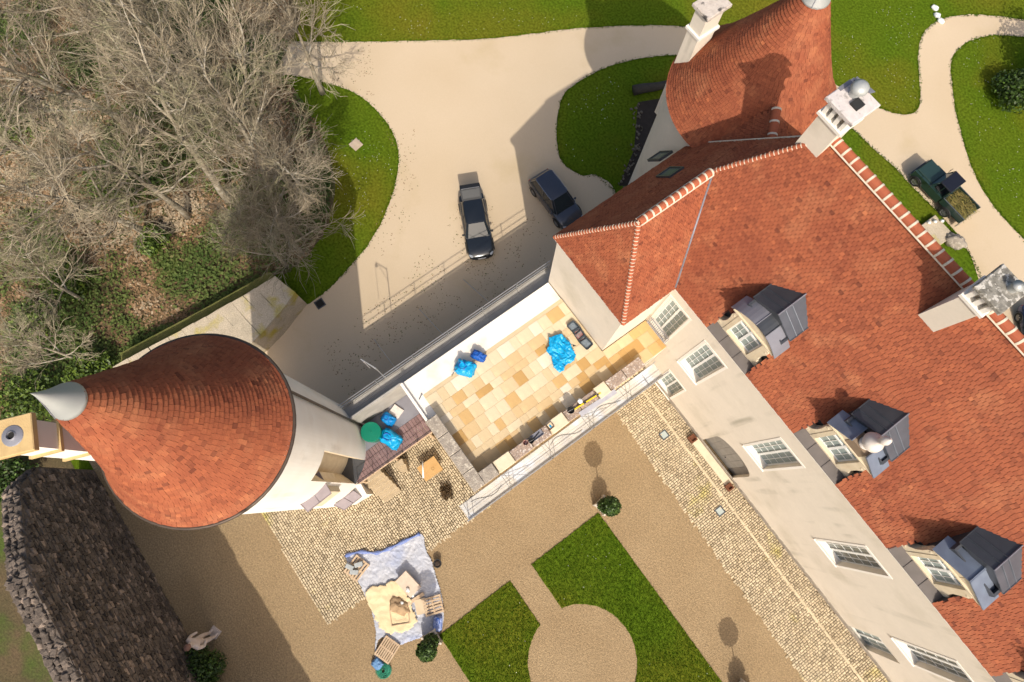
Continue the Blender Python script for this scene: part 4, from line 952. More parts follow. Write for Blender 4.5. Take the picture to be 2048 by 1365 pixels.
# hoist on the rear scaffold
hs = thing('rope_hoist', 'small lifting bracket with pulley clamped above the rear scaffold rail', 'hoist', (-8.72, -1.6, 5.25))
MB().tube([(-8.74, -1.6, 4.2), (-8.74, -1.6, 8.3)], .028, 8).build('mast', m_steel, hs)
MB().tube([(-8.74, -1.6, 8.2), (-9.55, -1.95, 8.25)], .026, 8).build('jib', m_steel, hs)
MB().tube([(-8.74, -1.6, 7.4), (-9.35, -1.87, 8.2)], .018, 6).build('strut', m_steel, hs)
MB().lathe([(.02, -.03), (.12, -.03), (.09, 0), (.12, .03), (.02, .03)], 16, (-9.5, -1.93, 8.05), X=Matrix.Rotation(R(90), 4, 'X')).build('pulley', m_lead, hs)
MB().tube([(-9.62, -1.97, 8.05), (-9.62, -1.97, 5.6)], .012, 5).build('rope', M('pale_rope', (0.6, 0.56, 0.55)), hs)
# ================================================================== builders' things on the terrace
TF = TZ+.1
def bag(label, c, rx, ry, rz, rot, seed, mat, open_=True, z=TF, group='blue plastic rubble bags'):
    root = thing('rubble_bag', label, 'bag', None, group)
    m_ = MB(); m_.blob((0, 0, 0), rx, ry, rz, seed, .20, 3.4, 40, 22, 0, -.5, sq=.42); b_ = m_.build('sack', mat, root, True)
    # crumpled neck and mouth
    nk = MB(); n = 22; vs = []
    for r_, zz in ((.55, .62*rz), (.62, .95*rz), (.5, 1.12*rz), (.42, .9*rz), (.25, .6*rz)):
        for j in range(n):
            t = 2*math.pi*j/n; a = 1+.25*noise.noise(Vector((math.cos(t)*1.6, math.sin(t)*1.6, seed+zz*2)))+.12*noise.noise(Vector((j*1.7, seed, 2)))
            vs.append((-.3*rx+rx*.75*r_*a*math.cos(t), ry*.9*r_*a*math.sin(t), zz+.5*rz+.05*noise.noise(Vector((j*.9, seed, 0)))))
    nk.add(vs, [(i*n+j, i*n+(j+1) % n, (i+1)*n+(j+1) % n, (i+1)*n+j) for i in range(4) for j in range(n)]); nk.add([vs[4*n+j] for j in range(n)], [tuple(range(n))])
    if open_: nk.build('mouth', m_bagdk, root, True)
    return place(root, (*c, z), rot)
bag('bright blue rubble bag standing open on the white strip, larger of the pair', G(931, 737, 6.3), .52, .40, .42, R(35), 1, m_bag)
bag('dark blue rubble bag slumped beside the brighter one on the white strip', G(957, 712, 6.3), .40, .24, .32, R(30), 2, m_bagdk, True)
bag('bright blue rubble bag lying on the boarded passage roof beside the green tank', G(781, 878, 3.4), .62, .42, .40, R(20), 3, m_bag, z=3.02)
bag('small deep blue bag tucked behind the green tank lid', G(776, 838, 3.3), .40, .30, .30, R(20), 4, M('mid_blue_bag', (0.005, 0.20, 0.50), (0.0, 0.15, 0.42), 3, .4, .8, 8), z=3.0)
# large crumpled sheet on the terrace
def crumple(name, label, cat, outline, z, mat, amp, fr, seed, step=.07, thick=.012, lift=0.0):
    xs = [p[0] for p in outline]; ys = [p[1] for p in outline]; nx = int((max(xs)-min(xs))/step)+2; ny = int((max(ys)-min(ys))/step)+2
    idx = {}; vs = []; fs = []; 
    def H(x, y):
        a = noise.noise(Vector((x*fr, y*fr, seed)))*.5+.5*(1-2.4*abs(noise.noise(Vector((x*fr*.9+y*fr*.5, y*fr*1.6-x*fr*.4, seed+4)))))+.25*(1-2*abs(noise.noise(Vector((x*fr*2.6, y*fr*2.0, seed+9)))))
        return max(0.006, amp*(a+.35)+lift)
    def vid(i, j):
        if (i, j) not in idx:
            x, y = min(xs)+i*step, min(ys)+j*step
            idx[(i, j)] = len(vs); vs.append((x+.03*noise.noise(Vector((x*3, y*3, seed))), y+.03*noise.noise(Vector((y*3, x*3, seed))), z+H(x, y)))
        return idx[(i, j)]
    for i in range(nx):
        for j in range(ny):
            if inpoly(min(xs)+(i+.5)*step, min(ys)+(j+.5)*step, outline): fs.append((vid(i, j), vid(i+1, j), vid(i+1, j+1), vid(i, j+1)))
    m_ = MB(); m_.add(vs, fs); cx_, cy_ = sum(xs)/len(xs), sum(ys)/len(ys)
    o_ = m_.build(name, mat, None, True, loc=(cx_, cy_, z)); md = o_.modifiers.new('thickness', 'SOLIDIFY'); md.thickness = thick; md.offset = 1
    return tag(o_, label, cat)
bo = [G(x, y, 6.3) for x, y in ((1097, 676), (1122, 668), (1138, 683), (1151, 712), (1148, 722), (1130, 732), (1128, 742), (1118, 746), (1106, 735), (1104, 716), (1092, 702), (1098, 692))]
cxb, cyb = sum(p[0] for p in bo)/len(bo), sum(p[1] for p in bo)/len(bo)
crumple('plastic_sheet', 'big crumpled bright blue plastic sack heap on the paving near the house', 'sack', bo, TF, m_bag, .13, 2.6, 7, .035, .012, .16)
m_tub = M('grey_black_tub', (0.05, 0.06, 0.07), (0.035, 0.045, 0.05), 3, .5)
def tub(label, c, rz, fill, fmat, z=TF, w_=.34, l_=.24, h=.22, grp='mortar tubs against the wall'):
    root = thing('mortar_tub', label, 'tub', None, grp); m_ = MB()
    def ring(a, b, z_): return [(sx*(a-(.07 if k % 2 else 0)), sy*(b-(0 if k % 2 else .07)), z_) for (sx, sy, k) in ((1, 1, 0), (1, 1, 1), (-1, 1, 1), (-1, 1, 0), (-1, -1, 0), (-1, -1, 1), (1, -1, 1), (1, -1, 0))]
    rings = [ring(w_*.85, l_*.85, 0), ring(w_, l_, h), ring(w_+.03, l_+.03, h), ring(w_+.03, l_+.03, h-.02), ]
    vs = rings[0]+rings[1]+rings[2]+[(x*.94, y*.92, z_-.01) for x, y, z_ in rings[1]]+[(x*.9, y*.88, .05) for x, y, z_ in rings[0]]
    m_.add(vs, [(i*8+j, i*8+(j+1) % 8, (i+1)*8+(j+1) % 8, (i+1)*8+j) for i in range(4) for j in range(8)]+[tuple(range(32, 40)), tuple(range(7, -1, -1))])
    m_.build('bucket', m_tub, root)
    f_ = MB(); f_.add([(x*.90, y*.9, fill+.02*noise.noise(Vector((x*9, y*9, rz)))) for x, y, _ in ring(w_, l_, 0)], [tuple(range(8))]); f_.build('contents', fmat, root)
    return place(root, (*c, z), rz)
m_slurry = M('grey_slurry', (0.20, 0.24, 0.27), (0.12, 0.14, 0.16), 8, .3)
tub('grey mortar tub nearest the drive against the white house wall', G(1148, 656, 6.25), R(6), .12, m_slurry)
tub('middle mortar tub holding a red scrap against the white house wall', G(1159, 671, 6.25), R(-4), .14, M('reddish_slurry', (0.22, 0.25, 0.24), (0.30, 0.07, 0.06), 6, .5))
tub('mortar tub nearest the wall corner in the row of three', G(1171, 686, 6.25), R(8), .12, m_slurry)
hd = thing('hand_tools', 'small dark trowel and bolster left beside the blue sack heap', 'tools')
MB().tube([(-.12, 0, .03), (.02, .02, .05)], .018, 6).build('handle', m_wood, hd); MB().slab([(.02, -.06, .02), (.2, 0, .02), (.02, .07, .02)], .008).build('blade', m_black, hd); place(hd, (*G(1145, 692, 6.1), TF), R(50))
# things on the front parapet
PZ = 6.72
def bucket(label, c, z, r=.15, h=.28, mat=m_black, cont=None, cat='bucket', name='bucket', group=None):
    root = thing(name, label, cat, None, group)
    MB().lathe([(.0, 0), (r*.8, 0), (r, h), (r*1.06, h), (r*1.06, h-.02), (r*.95, h-.03), (r*.8, h*.45), (0, h*.45)], 20).build('pail', mat, root, 'auto')
    MB().lathe([(r*.84, h*.55), (.0, h*.57)], 18).build('contents', cont or m_dark, root)
    MB().tube([(r*1.05*math.cos(math.pi*k/10), -.02, h+.02+.4*r*math.sin(math.pi*k/10)) for k in range(11)], .006, 5).build('handle', m_steel, root)
    return place(root, (*c, z), rnd.uniform(0, 3))
bucket('round pail with brown contents on the parapet, lowest of the parapet tools', G(1051, 886, 6.8), PZ, .14, .22, M('pink_pail', (0.42, 0.25, 0.20), (0.3, 0.17, 0.14), 4, .5), M('brown_mud', (0.09, 0.03, 0.03), (0.05, 0.02, 0.02), 8))
bucket('black bucket touching the brown pail on the parapet', G(1062, 882, 6.8), PZ, .15, .26)
bucket('black bucket under the end of the yellow level on the parapet', G(1141, 821, 6.8), PZ, .19, .24)
tb = thing('tool_tray', 'shallow grey tool tray on the parapet between the buckets', 'tray')
MB().box(-.32, .32, -.15, .15, 0, .02).build('floor', m_lead, tb)
m_ = MB(); m_.box(-.32, .32, -.17, -.15, 0, .12); m_.box(-.32, .32, .15, .17, 0, .12); m_.box(-.34, -.32, -.17, .17, 0, .12); m_.box(.32, .34, -.17, .17, 0, .12); m_.build('rim', m_lead, tb)
MB().tube([(-.25, -.05, .06), (.2, .06, .06)], .025, 6).build('tool', m_black, tb); place(tb, (*G(1074, 871, 6.8), PZ), R(90))
bx_ = thing('small_crate', 'small open brown box with a blue cloth on the parapet', 'crate')
m_ = MB(); m_.box(-.15, .15, -.17, -.15, 0, .18); m_.box(-.15, .15, .15, .17, 0, .18); m_.box(-.17, -.15, -.17, .17, 0, .18); m_.box(.15, .17, -.17, .17, 0, .18); m_.build('side', M('brown_box', (0.24, 0.15, 0.09)), bx_)
MB().box(-.15, .15, -.15, .15, 0, .04).build('floor', m_dark, bx_); MB().blob((0, .02, .04), .09, .06, .05, 3, .3).build('cloth', m_bag, bx_, True); place(bx_, (*G(1100, 853, 6.8), PZ+.0), R(4))
lv = thing('spirit_level', 'long yellow spirit level lying along the parapet', 'level')
m_ = MB(); m_.box(-1.0, 1.0, -.035, .035, .0, .11); m_.build('body', m_yellow, lv)
for x in (-.8, 0, .8): MB().box(x-.07, x+.07, -.037, .037, .035, .112).build('vial', m_black, lv)
place(lv, (*G(1170, 806, 6.85), PZ+.02), R(86))
rg = MB(); rg.blob((0, 0, 0), .16, .13, .07, 5, .4, 2.5); o_ = rg.build('rag', m_wht, None, True); place(o_, (*G(1161, 803, 6.8), PZ)); tag(o_, 'small white rag beside the yellow level on the parapet', 'rag')
pn = MB(); pn.box(-1.15, 1.15, -.13, .13, 0, .03); o_ = pn.build('board', M('lilac_board', (0.44, 0.43, 0.46), (0.37, 0.36, 0.39), 3, .6), None); place(o_, (*G(1196, 806, 6.75), PZ), R(87)); tag(o_, 'long pale lilac board lying on the parapet beside the yellow level', 'board')
pl = MB(); pl.cbox(-.33, .33, -.3, .3, 0, .12, .02); o_ = pl.build('stone_slab', m_wht, None); o_.data.materials[0] = M('whitish_slab', (0.62, 0.57, 0.53), (0.55, 0.49, 0.46), 5, .9, .2, 25); place(o_, (*G(792, 823, 3.15), 3.002), R(20)); tag(o_, 'pinkish white square slab lying on the lead flat beside the small bag', 'slab')
# tank with green lid
tk = thing('water_tank', 'round tank with a flat green lid beside the left tower', 'tank')
MB().lathe([(.52, 0), (.54, .4), (.52, 1.12)], 32).build('barrel', m_green, tk, 'auto')
MB().lathe([(.55, 1.08), (.57, 1.13), (.55, 1.17), (.2, 1.185), (.06, 1.19), (.05, 1.21), (0, 1.21)], 36).build('lid', m_green, tk, 'auto'); place(tk, (*G(741, 864, 4.2), 3.002))
# black corner shelf dots on the screed
nz_ = MB(); nz_.tube([(0, 0, .03), (.28, .05, .03)], .03, 6); nz_.box(-.05, .02, -.04, .04, 0, .06); o_ = nz_.build('drain_outlet', m_lead, None); place(o_, (*G(843, 790, 6.1), TZ+.076), R(-70)); tag(o_, 'short grey drain pipe piece on the white strip near its corner', 'pipe')
rb = thing('reinforcing_rods', 'thin dark metal rods leaning at the bright blue bag', 'rods')
for k, (a, b) in enumerate((((-.5, .1, .01), (.35, -.1, .25)), ((-.45, -.05, .01), (.4, -.05, .2)))): MB().tube([a, b], .012, 5).build('rod', m_black, rb)
place(rb, (*G(912, 742, 6.1), TZ+.076), R(-60))

# ================================================================== the working sheet in the court
to = [G(x, y) for x, y in ((692, 1113), (708, 1104), (740, 1106), (772, 1101), (806, 1086), (838, 1068), (848, 1075), (852, 1100), (862, 1118), (872, 1152), (882, 1185), (888, 1225), (884, 1258), (872, 1262), (858, 1270), (820, 1282), (796, 1290), (776, 1276), (758, 1278), (752, 1316), (750, 1300), (752, 1262), (742, 1215), (730, 1190), (716, 1160), (703, 1140))]
m_tarp = M('dusty_blue_tarp', (0.46, 0.46, 0.48), (0.38, 0.40, 0.46), 1.3, .5, .5, 9, c3=(0.26, 0.31, 0.48), s3=.5, t3=(.55, .75))
crumple('ground_sheet', 'large dusty blue plastic sheet spread over gravel and cobbles', 'sheet', smooth_poly(to, 3), .06, m_tarp, .055, 3.3, 21, .05, .008)
# blue rolled edge
ed = MB(); ep = [(*G(x, y), .13) for x, y in ((692, 1112), (720, 1104), (752, 1106), (775, 1099), (806, 1084), (840, 1068))]
ed.tube([(p[0], p[1], .12+.04*math.sin(i*1.7)) for i, p in enumerate(smooth_poly([(a, b) for a, b, _ in ep], 6, False))], [.09+.04*math.sin(i*1.1) for i in range(31)], 8)
o_ = ed.build('sheet_roll', M('blue_fold', (0.11, 0.17, 0.42), (0.20, 0.25, 0.46), 3, .5, .6, 12), None, True); tag(o_, 'bunched blue fold along the upper edge of the plastic sheet', 'sheet fold')
sp = MB(); sb_ = [G(x, y) for x, y in ((735, 1180), (770, 1168), (800, 1162), (815, 1185), (830, 1225), (832, 1248), (800, 1262), (772, 1262), (748, 1230))]
crumple('sand_spill', 'wide spill of cream sand covering the middle of the blue sheet', 'sand', smooth_poly(sb_, 5, True, .10), .12, m_sand, .07, 1.6, 5, .08, .01, .06)
# sand mound
md_ = MB(); md_.blob((*G(800, 1212), .10), .62, .42, .30, 9, .3, 2.0, 30, 16, R(20), -.3); o_ = md_.build('sand_mound', M('damp_sand', (0.42, 0.29, 0.17), (0.34, 0.23, 0.13), 4, .95, .5, 20), None, True); tag(o_, 'damp brown mound of sand in the middle of the sheet', 'sand')
def pallet(label, c, z, rz, L=1.2, W_=1.0, n=7, gap=None):
    root = thing('pallet', label, 'pallet', None, 'wooden pallets on the sheet')
    for k in range(n):
        w_ = W_/n*.62; y = -W_/2+w_/2+k*(W_-w_)/(n-1)
        MB().box(-L/2, L/2, y-w_/2, y+w_/2, .122, .144).build('slat', m_wood, root)
    for x in (-L/2+.05, 0, L/2-.05):
        MB().box(x-.05, x+.05, -W_/2, W_/2, .10, .1215).build('cross_board', m_wood, root)
        for y in (-W_/2+.07, 0, W_/2-.07): MB().box(x-.05, x+.05, y-.07, y+.07, .022, .0995).build('block', m_wood, root)
    for y in (-W_/2+.06, 0, W_/2-.06): MB().box(-L/2, L/2, y-.05, y+.05, 0, .0215).build('runner', m_wood, root)
    return place(root, (*c, z), rz)
def pdir(a, b): p, q = G(*a), G(*b); return math.atan2(q[1]-p[1], q[0]-p[0])
pallet('empty pallet at the lower tip of the blue sheet by the green net', G(776, 1298), .13, pdir((765, 1325), (795, 1278)), 1.2, 1.0, 8)
pallet('empty pallet propped at the right edge of the blue sheet', G(867, 1210), .13, pdir((848, 1215), (888, 1203)), 1.1, 1.0, 6)
pp = pallet('pallet carrying blocks at the upper left corner of the blue sheet', G(715, 1136), .13, pdir((705, 1150), (728, 1120)), 1.2, 1.0, 6)
for k, (dx, dy) in enumerate(((-.3, -.25), (.1, -.2), (-.1, .25))):
    m_ = MB(); m_.cbox(-.24, .24, -.13, .13, 0, .22, .015); o_ = m_.build('stone_block', M('grey_block', (0.38, 0.40, 0.40), (0.30, 0.32, 0.32), 4, .9), None); p_ = G(715, 1136); place(o_, (p_[0]+dx, p_[1]+dy, .276), R(30+20*k))
    tag(o_, ('pale grey stone block at the near end of the loaded pallet', 'pale grey stone block in the middle of the loaded pallet', 'pale grey stone block at the far side of the loaded pallet')[k], 'block', 'blocks on the loaded pallet')
fm = thing('wooden_formwork', 'open wooden frame filled with sand at the lower middle of the sheet', 'frame')
for (a, b, c_, d) in ((-.55, .55, -.45, -.40), (-.55, .55, .40, .45), (-.55, -.50, -.40, .40), (.50, .55, -.40, .40)): MB().box(a, b, c_, d, 0, .16).build('side_board', m_wood, fm)
MB().box(-.5, .5, -.4, .4, 0, .07).build('sand_fill', m_sand, fm); place(fm, (*G(801, 1232), .16), pdir((780, 1240), (825, 1232)))
sb2 = thing('stone_bench', 'pale rectangular stone slab on trestles at the top of the sand', 'slab table')
MB().cbox(-.65, .65, -.42, .42, .42, .56, .02).build('slab_top', M('pinkish_stone', (0.62, 0.50, 0.39), (0.54, 0.43, 0.33), 4, .9, .2, 20), sb2)
for x in (-.5, .5): MB().box(x-.06, x+.06, -.36, .36, 0, .42).build('trestle', m_wood, sb2)
place(sb2, (*G(817, 1168, .5), .13), pdir((805, 1160), (828, 1185)))
bd = MB(); bd.box(-.7, .7, -.1, .1, 0, .05); o_ = bd.build('plank', m_wood, None); place(o_, (*G(828, 1200), .2), pdir((815, 1208), (842, 1190))); tag(o_, 'short pale plank between the sand mound and the propped pallet', 'plank')
bk = MB(); bk.box(-.42, .42, -.32, .32, 0, .1); o_ = bk.build('board', M('cream_board', (0.62, 0.50, 0.34), (0.55, 0.43, 0.29), 3), None); place(o_, (*G(843, 1212), .16), pdir((835, 1200), (840, 1225))); tag(o_, 'cream board lying between the frame and the propped pallet', 'board')
for k, (px, py, lb) in enumerate(((818, 1178, 'white crumpled paper sack on the stone slab'), (825, 1190, 'small white offcut stone beside the plank'), (805, 1207, 'white lump of stone on the sand mound'))):
    m_ = MB(); m_.blob((0, 0, 0), .13, .10, .09, 30+k, .4, 2.4, 14, 9); o_ = m_.build('offcut', m_wht, None, True); place(o_, (*G(px, py, .3), .69 if k == 0 else .30)); tag(o_, lb, 'offcut')
bag('blue and white plastic bag at the right lower corner of the sheet', G(876, 1246), .42, .26, .2, R(-40), 12, M('pale_blue_bag', (0.30, 0.36, 0.55), (0.10, 0.16, 0.45), 4, .4, .8, 9), True, .08)
bag('blue bag half under the lowest pallet', G(756, 1326), .30, .28, .22, R(10), 13, M('steel_blue_bag', (0.12, 0.25, 0.44), (0.09, 0.19, 0.36), 4, .45, .6, 9), False, .02)
nt_ = MB()
for k in range(46):
    a0_ = rnd.uniform(0, 6.28); r_ = rnd.uniform(.15, .42); pts_ = []
    tl_ = rnd.uniform(-.5, .5)
    for i in range(17): t = 2*math.pi*i/16; pts_.append((r_*math.cos(t)+.06*math.cos(a0_), r_*math.sin(t)*rnd.uniform(.93, 1.05)+.06*math.sin(a0_), .06+.18*(1-r_/.45)+.06*math.sin(t+a0_)*tl_*2))
    nt_.tube(pts_, .011, 4, cap=False)
o_ = nt_.build('coiled_net', M('green_net', (0.03, 0.22, 0.13), (0.05, 0.28, 0.18), 3, .6), None); place(o_, (*G(768, 1340), .03)); tag(o_, 'tangled coil of green netting below the lowest pallet', 'net')
pt = thing('flower_pot', 'small black pot beside the right edge of the blue sheet', 'pot')
MB().lathe([(0, 0), (.16, 0), (.22, .34), (.25, .36), (.25, .40), (.21, .40), (.19, .33), (0, .33)], 20).build('pot', m_black, pt, 'auto')
MB().blob((0, 0, .30), .16, .16, .08, 3, .3).build('soil', M('soil', (0.05, 0.035, 0.025)), pt); place(pt, (*G(876, 1126), .016))
# plywood on a trestle with a white tube
py_ = thing('plywood_table', 'orange plywood board on low trestles on the cobbles', 'board')
MB().box(-.62, .62, -.5, .5, .62, .645).build('board', m_ply, py_)
for x in (-.45, .45): m_ = MB(); m_.box(x-.04, x+.04, -.42, .42, .54, .618); m_.box(x-.03, x+.03, -.42, -.36, 0, .54); m_.box(x-.03, x+.03, .36, .42, 0, .54); m_.build('trestle', m_wood, py_)
MB().lathe([(.09, .646), (.1, .655), (.08, .66)], 18, (.15, -.1, 0)).build('ring_mark', M('ply_mark', (0.40, 0.24, 0.09)), py_)
place(py_, (*G(860, 938, .63), .045), pdir((838, 940), (866, 920)))
tu = MB(); tu.tube([(-.5, 0, .05), (.5, 0, .05)], .05, 10); o_ = tu.build('white_tube', m_wht, None, True); place(o_, (*G(846, 940, .7), .69), pdir((845, 922), (847, 958))); tag(o_, 'short white tube lying on the plywood board', 'tube')

# ================================================================== planters with clipped topiary
def leaf_ball(n, r, c, size, mat, parent, name='foliage', sq=(1, 1, 1), shell=.55):
    d = rs.normal(size=(n, 3)); d /= np.linalg.norm(d, axis=1)[:, None]; rad = r*(shell+(1-shell)*rs.rand(n)**.5)
    lump = np.array([1+.10*noise.noise(Vector(p)*2.2) for p in d]); C = d*(rad*lump)[:, None]*np.array(sq)+np.array(c)
    a = rs.normal(size=(n, 3)); a -= d*(a*d).sum(1)[:, None]*.5; a /= np.linalg.norm(a, axis=1)[:, None]; b = np.cross(d+.6*rs.normal(size=(n, 3)), a); b /= np.linalg.norm(b, axis=1)[:, None]
    s_ = size*rs.uniform(.6, 1.3, n)
    return quads_mesh(name, C, a*s_[:, None], b*(s_*.55)[:, None], rs.rand(n), mat, parent)
def planter(label, loc, rz):
    root = thing('potted_topiary', label, 'topiary', None, 'clipped topiary in wooden planters at the lawn corners')
    m_ = MB()
    for s in (-1, 1):
        m_.box(s*.36-.03, s*.36+.03, -.39, .39, .06, .70); m_.box(-.33, .33, s*.36-.03, s*.36+.03, .06, .70)
    m_.build('planter_panel', M('white_planter', (0.62, 0.55, 0.46), (0.55, 0.48, 0.40), 3, .7), root)
    for sx in (-1, 1):
        for sy in (-1, 1): m_ = MB(); m_.box(sx*.39-.05, sx*.39+.05, sy*.39-.05, sy*.39+.05, 0, .80); m_.build('corner_post', MATS['white_planter'], root)
    MB().box(-.329, .329, -.329, .329, .45, .60).build('soil', M('soil', (0.05, 0.035, 0.025)), root)
    MB().tube([(0, 0, .55), (.01, .0, 1.4), (0, .01, 2.6)], [.045, .04, .03], 8).build('stem', m_bark, root)
    leaf_ball(1200, .46, (0, 0, 1.0), .055, m_leaf, root, 'lower_foliage', (1, 1, 1.25), .4)
    leaf_ball(3400, .55, (0, 0, 3.05), .06, m_leaf, root, 'foliage', (1, 1, 1.02), .35)
    return place(root, loc, rz)
pA = planter('ball topiary in a white planter at the lawn corner nearest the terrace', (4.25, 4.55, .016), R(8))
pB = copy_tree(pA); place(pB, (4.35, -8.05, .016), R(-5)); pB['label'] = 'ball topiary in a planter at the lower corner of the blue sheet'
pC = copy_tree(pA); place(pC, (17.05, 4.7, .016), R(3)); pC['label'] = 'ball topiary at the far lawn corner below the house front'

# ================================================================== small things set in the ground
def floor_box(name, label, cat, c, w_, mat, rim, z=.05, h=.03):
    root = thing(name, label, cat); m_ = MB()
    for (a, b, c_, d) in ((-w_, w_, -w_, -w_+.07), (-w_, w_, w_-.07, w_), (-w_, -w_+.07, -w_+.07, w_-.07), (w_-.07, w_, -w_+.07, w_-.07)): m_.box(a, b, c_, d, 0, h)
    m_.build('rim', rim, root); MB().box(-w_+.07, w_-.07, -w_+.07, w_-.07, 0, h*.6).build('lid', mat, root)
    return place(root, (*c, z), 0)
floor_box('floor_light', 'glass ground light in the cobbles nearest the scaffold', 'light', (3.14, 10.3), .26, M('milky_glass', (0.42, 0.47, 0.45), (0.36, 0.41, 0.39), 3, .2), m_dkzinc)
floor_box('floor_light', 'glass ground light in the cobbles beyond the arched door', 'light', (8.74, 10.15), .26, MATS['milky_glass'], m_dkzinc)
floor_box('doormat_box', 'rust brown boot scraper box against the house wall before the door', 'scraper', (4.35, 11.55), .22, M('rust', (0.16, 0.06, 0.03)), M('rust', (0.16, 0.06, 0.03)), .05, .3)
floor_box('doormat_box', 'rust brown boot scraper box against the house wall after the door', 'scraper', (7.95, 11.5), .20, MATS['rust'], MATS['rust'], .05, .3)
sq_ = MB(); sq_.cbox(-.35, .35, -.35, .35, 0, .09, .02); o_ = sq_.build('stone_cover', M('pale_cover', (0.50, 0.40, 0.30), (0.42, 0.33, 0.24), 4), None); place(o_, (*G(712, 290), .0), R(10)); tag(o_, 'pale square stone cover set in the lawn beside the bare trees', 'cover')
floor_box('drain_grate', 'dark square drain grate at the edge of the lawn by the old wall', 'grate', G(640, 608), .3, m_dark, m_dkzinc, .012)
# white figure statue at the wall foot
stt = thing('statue', 'tall pale stone statue of a standing figure at the foot of the dark wall', 'statue')
def skin_body(name, verts, edges, radii, root_i, mat, parent):
    me = bpy.data.meshes.new(name); me.from_pydata(verts, edges, []); o_ = bpy.data.objects.new(name, me); COL.objects.link(o_); o_.parent = parent
    sk_ = o_.modifiers.new('skin', 'SKIN'); sk_.use_smooth_shade = True
    for i, r_ in enumerate(radii): me.skin_vertices[0].data[i].radius = r_; me.skin_vertices[0].data[i].use_root = (i == root_i)
    s2 = o_.modifiers.new('sub', 'SUBSURF'); s2.levels = 1; s2.render_levels = 2; me.materials.append(mat); return o_
k = 1.72
bv = [(0, 0, .98), (0, .0, 1.2), (0, 0, 1.42), (0, 0, 1.54), (0, .02, 1.66), (0, .02, 1.76),
      (.10, 0, .92), (.12, .02, .50), (.11, 0, .08), (.11, .14, .04), (-.10, 0, .92), (-.11, .02, .50), (-.10, 0, .08), (-.10, .14, .04),
      (.20, 0, 1.42), (.27, .04, 1.15), (.16, .16, 1.02), (-.20, 0, 1.42), (-.28, .03, 1.14), (-.24, .14, .92)]
be = [(0, 1), (1, 2), (2, 3), (3, 4), (4, 5), (0, 6), (6, 7), (7, 8), (8, 9), (0, 10), (10, 11), (11, 12), (12, 13), (2, 14), (14, 15), (15, 16), (2, 17), (17, 18), (18, 19)]
br = [.15, .14, .16, .06, .095, .08, .10, .075, .05, .035, .10, .075, .05, .035, .075, .055, .04, .075, .055, .04]
m_stat = M('statue_stone', (0.58, 0.49, 0.44), (0.48, 0.40, 0.35), 3, .85, .15, 25)
skin_body('figure', [(x*k, y*k, z*k+.12) for x, y, z in bv], be, [(r_*k, r_*k) for r_ in br], 0, m_stat, stt)
MB().box(-.3, .3, -.14, .36, 0, .12).build('plinth', m_stat, stt)
hr = MB(); hr.blob((0, -.03*k, 1.70*k+.10), .105*k, .115*k, .10*k, 4, .1); hr.build('hair', M('reddish_stone', (0.22, 0.12, 0.09)), stt, True)
place(stt, (*G(428, 1268), .016), R(20))
# ================================================================== vehicles
def Mcar(name, c, rough=.22, coat=.8): 
    m = Mplain(name, c, rough, .25, .5, coat); return m
m_cglass = M('car_glass', (0.012, 0.018, 0.024), (0.018, 0.026, 0.032), 1, .04, spec=.35)
m_chrome = Mplain('bright_trim', (0.55, 0.55, 0.56), .2, .9)
m_rim = Mplain('alloy_rim', (0.30, 0.30, 0.31), .35, .8)
m_lampg = Mplain('lamp_glass', (0.32, 0.34, 0.36), .1, 0, .7)
m_red = Mplain('red_lamp', (0.35, 0.01, 0.01), .2)
def wheel(root, x, y, r, w_):
    X = Matrix.Translation((x, y, r)) @ Matrix.Rotation(R(90), 4, 'X')
    wl_ = MB(); wl_.lathe([(r*.62, -w_/2), (r*.9, -w_/2), (r, -w_*.32), (r, w_*.32), (r*.9, w_/2), (r*.62, w_/2)], 26, X=X); wo = wl_.build('wheel', m_black, root, 'auto')
    s = 1 if y > 0 else -1
    rm = MB(); rm.lathe([(r*.63, -s*w_*.42), (r*.55, -s*w_*.30), (r*.2, -s*w_*.28), (0, -s*w_*.36)], 20, X=X)
    for k in range(5):
        t = 2*math.pi*k/5; Y = X @ Matrix.Rotation(t, 4, 'Z'); rm.box(r*.12, r*.6, -.03, .03, min(-s*w_*.44, -s*w_*.3), max(-s*w_*.44, -s*w_*.3), X=Y)
    rm.build('rim', m_rim, wo)
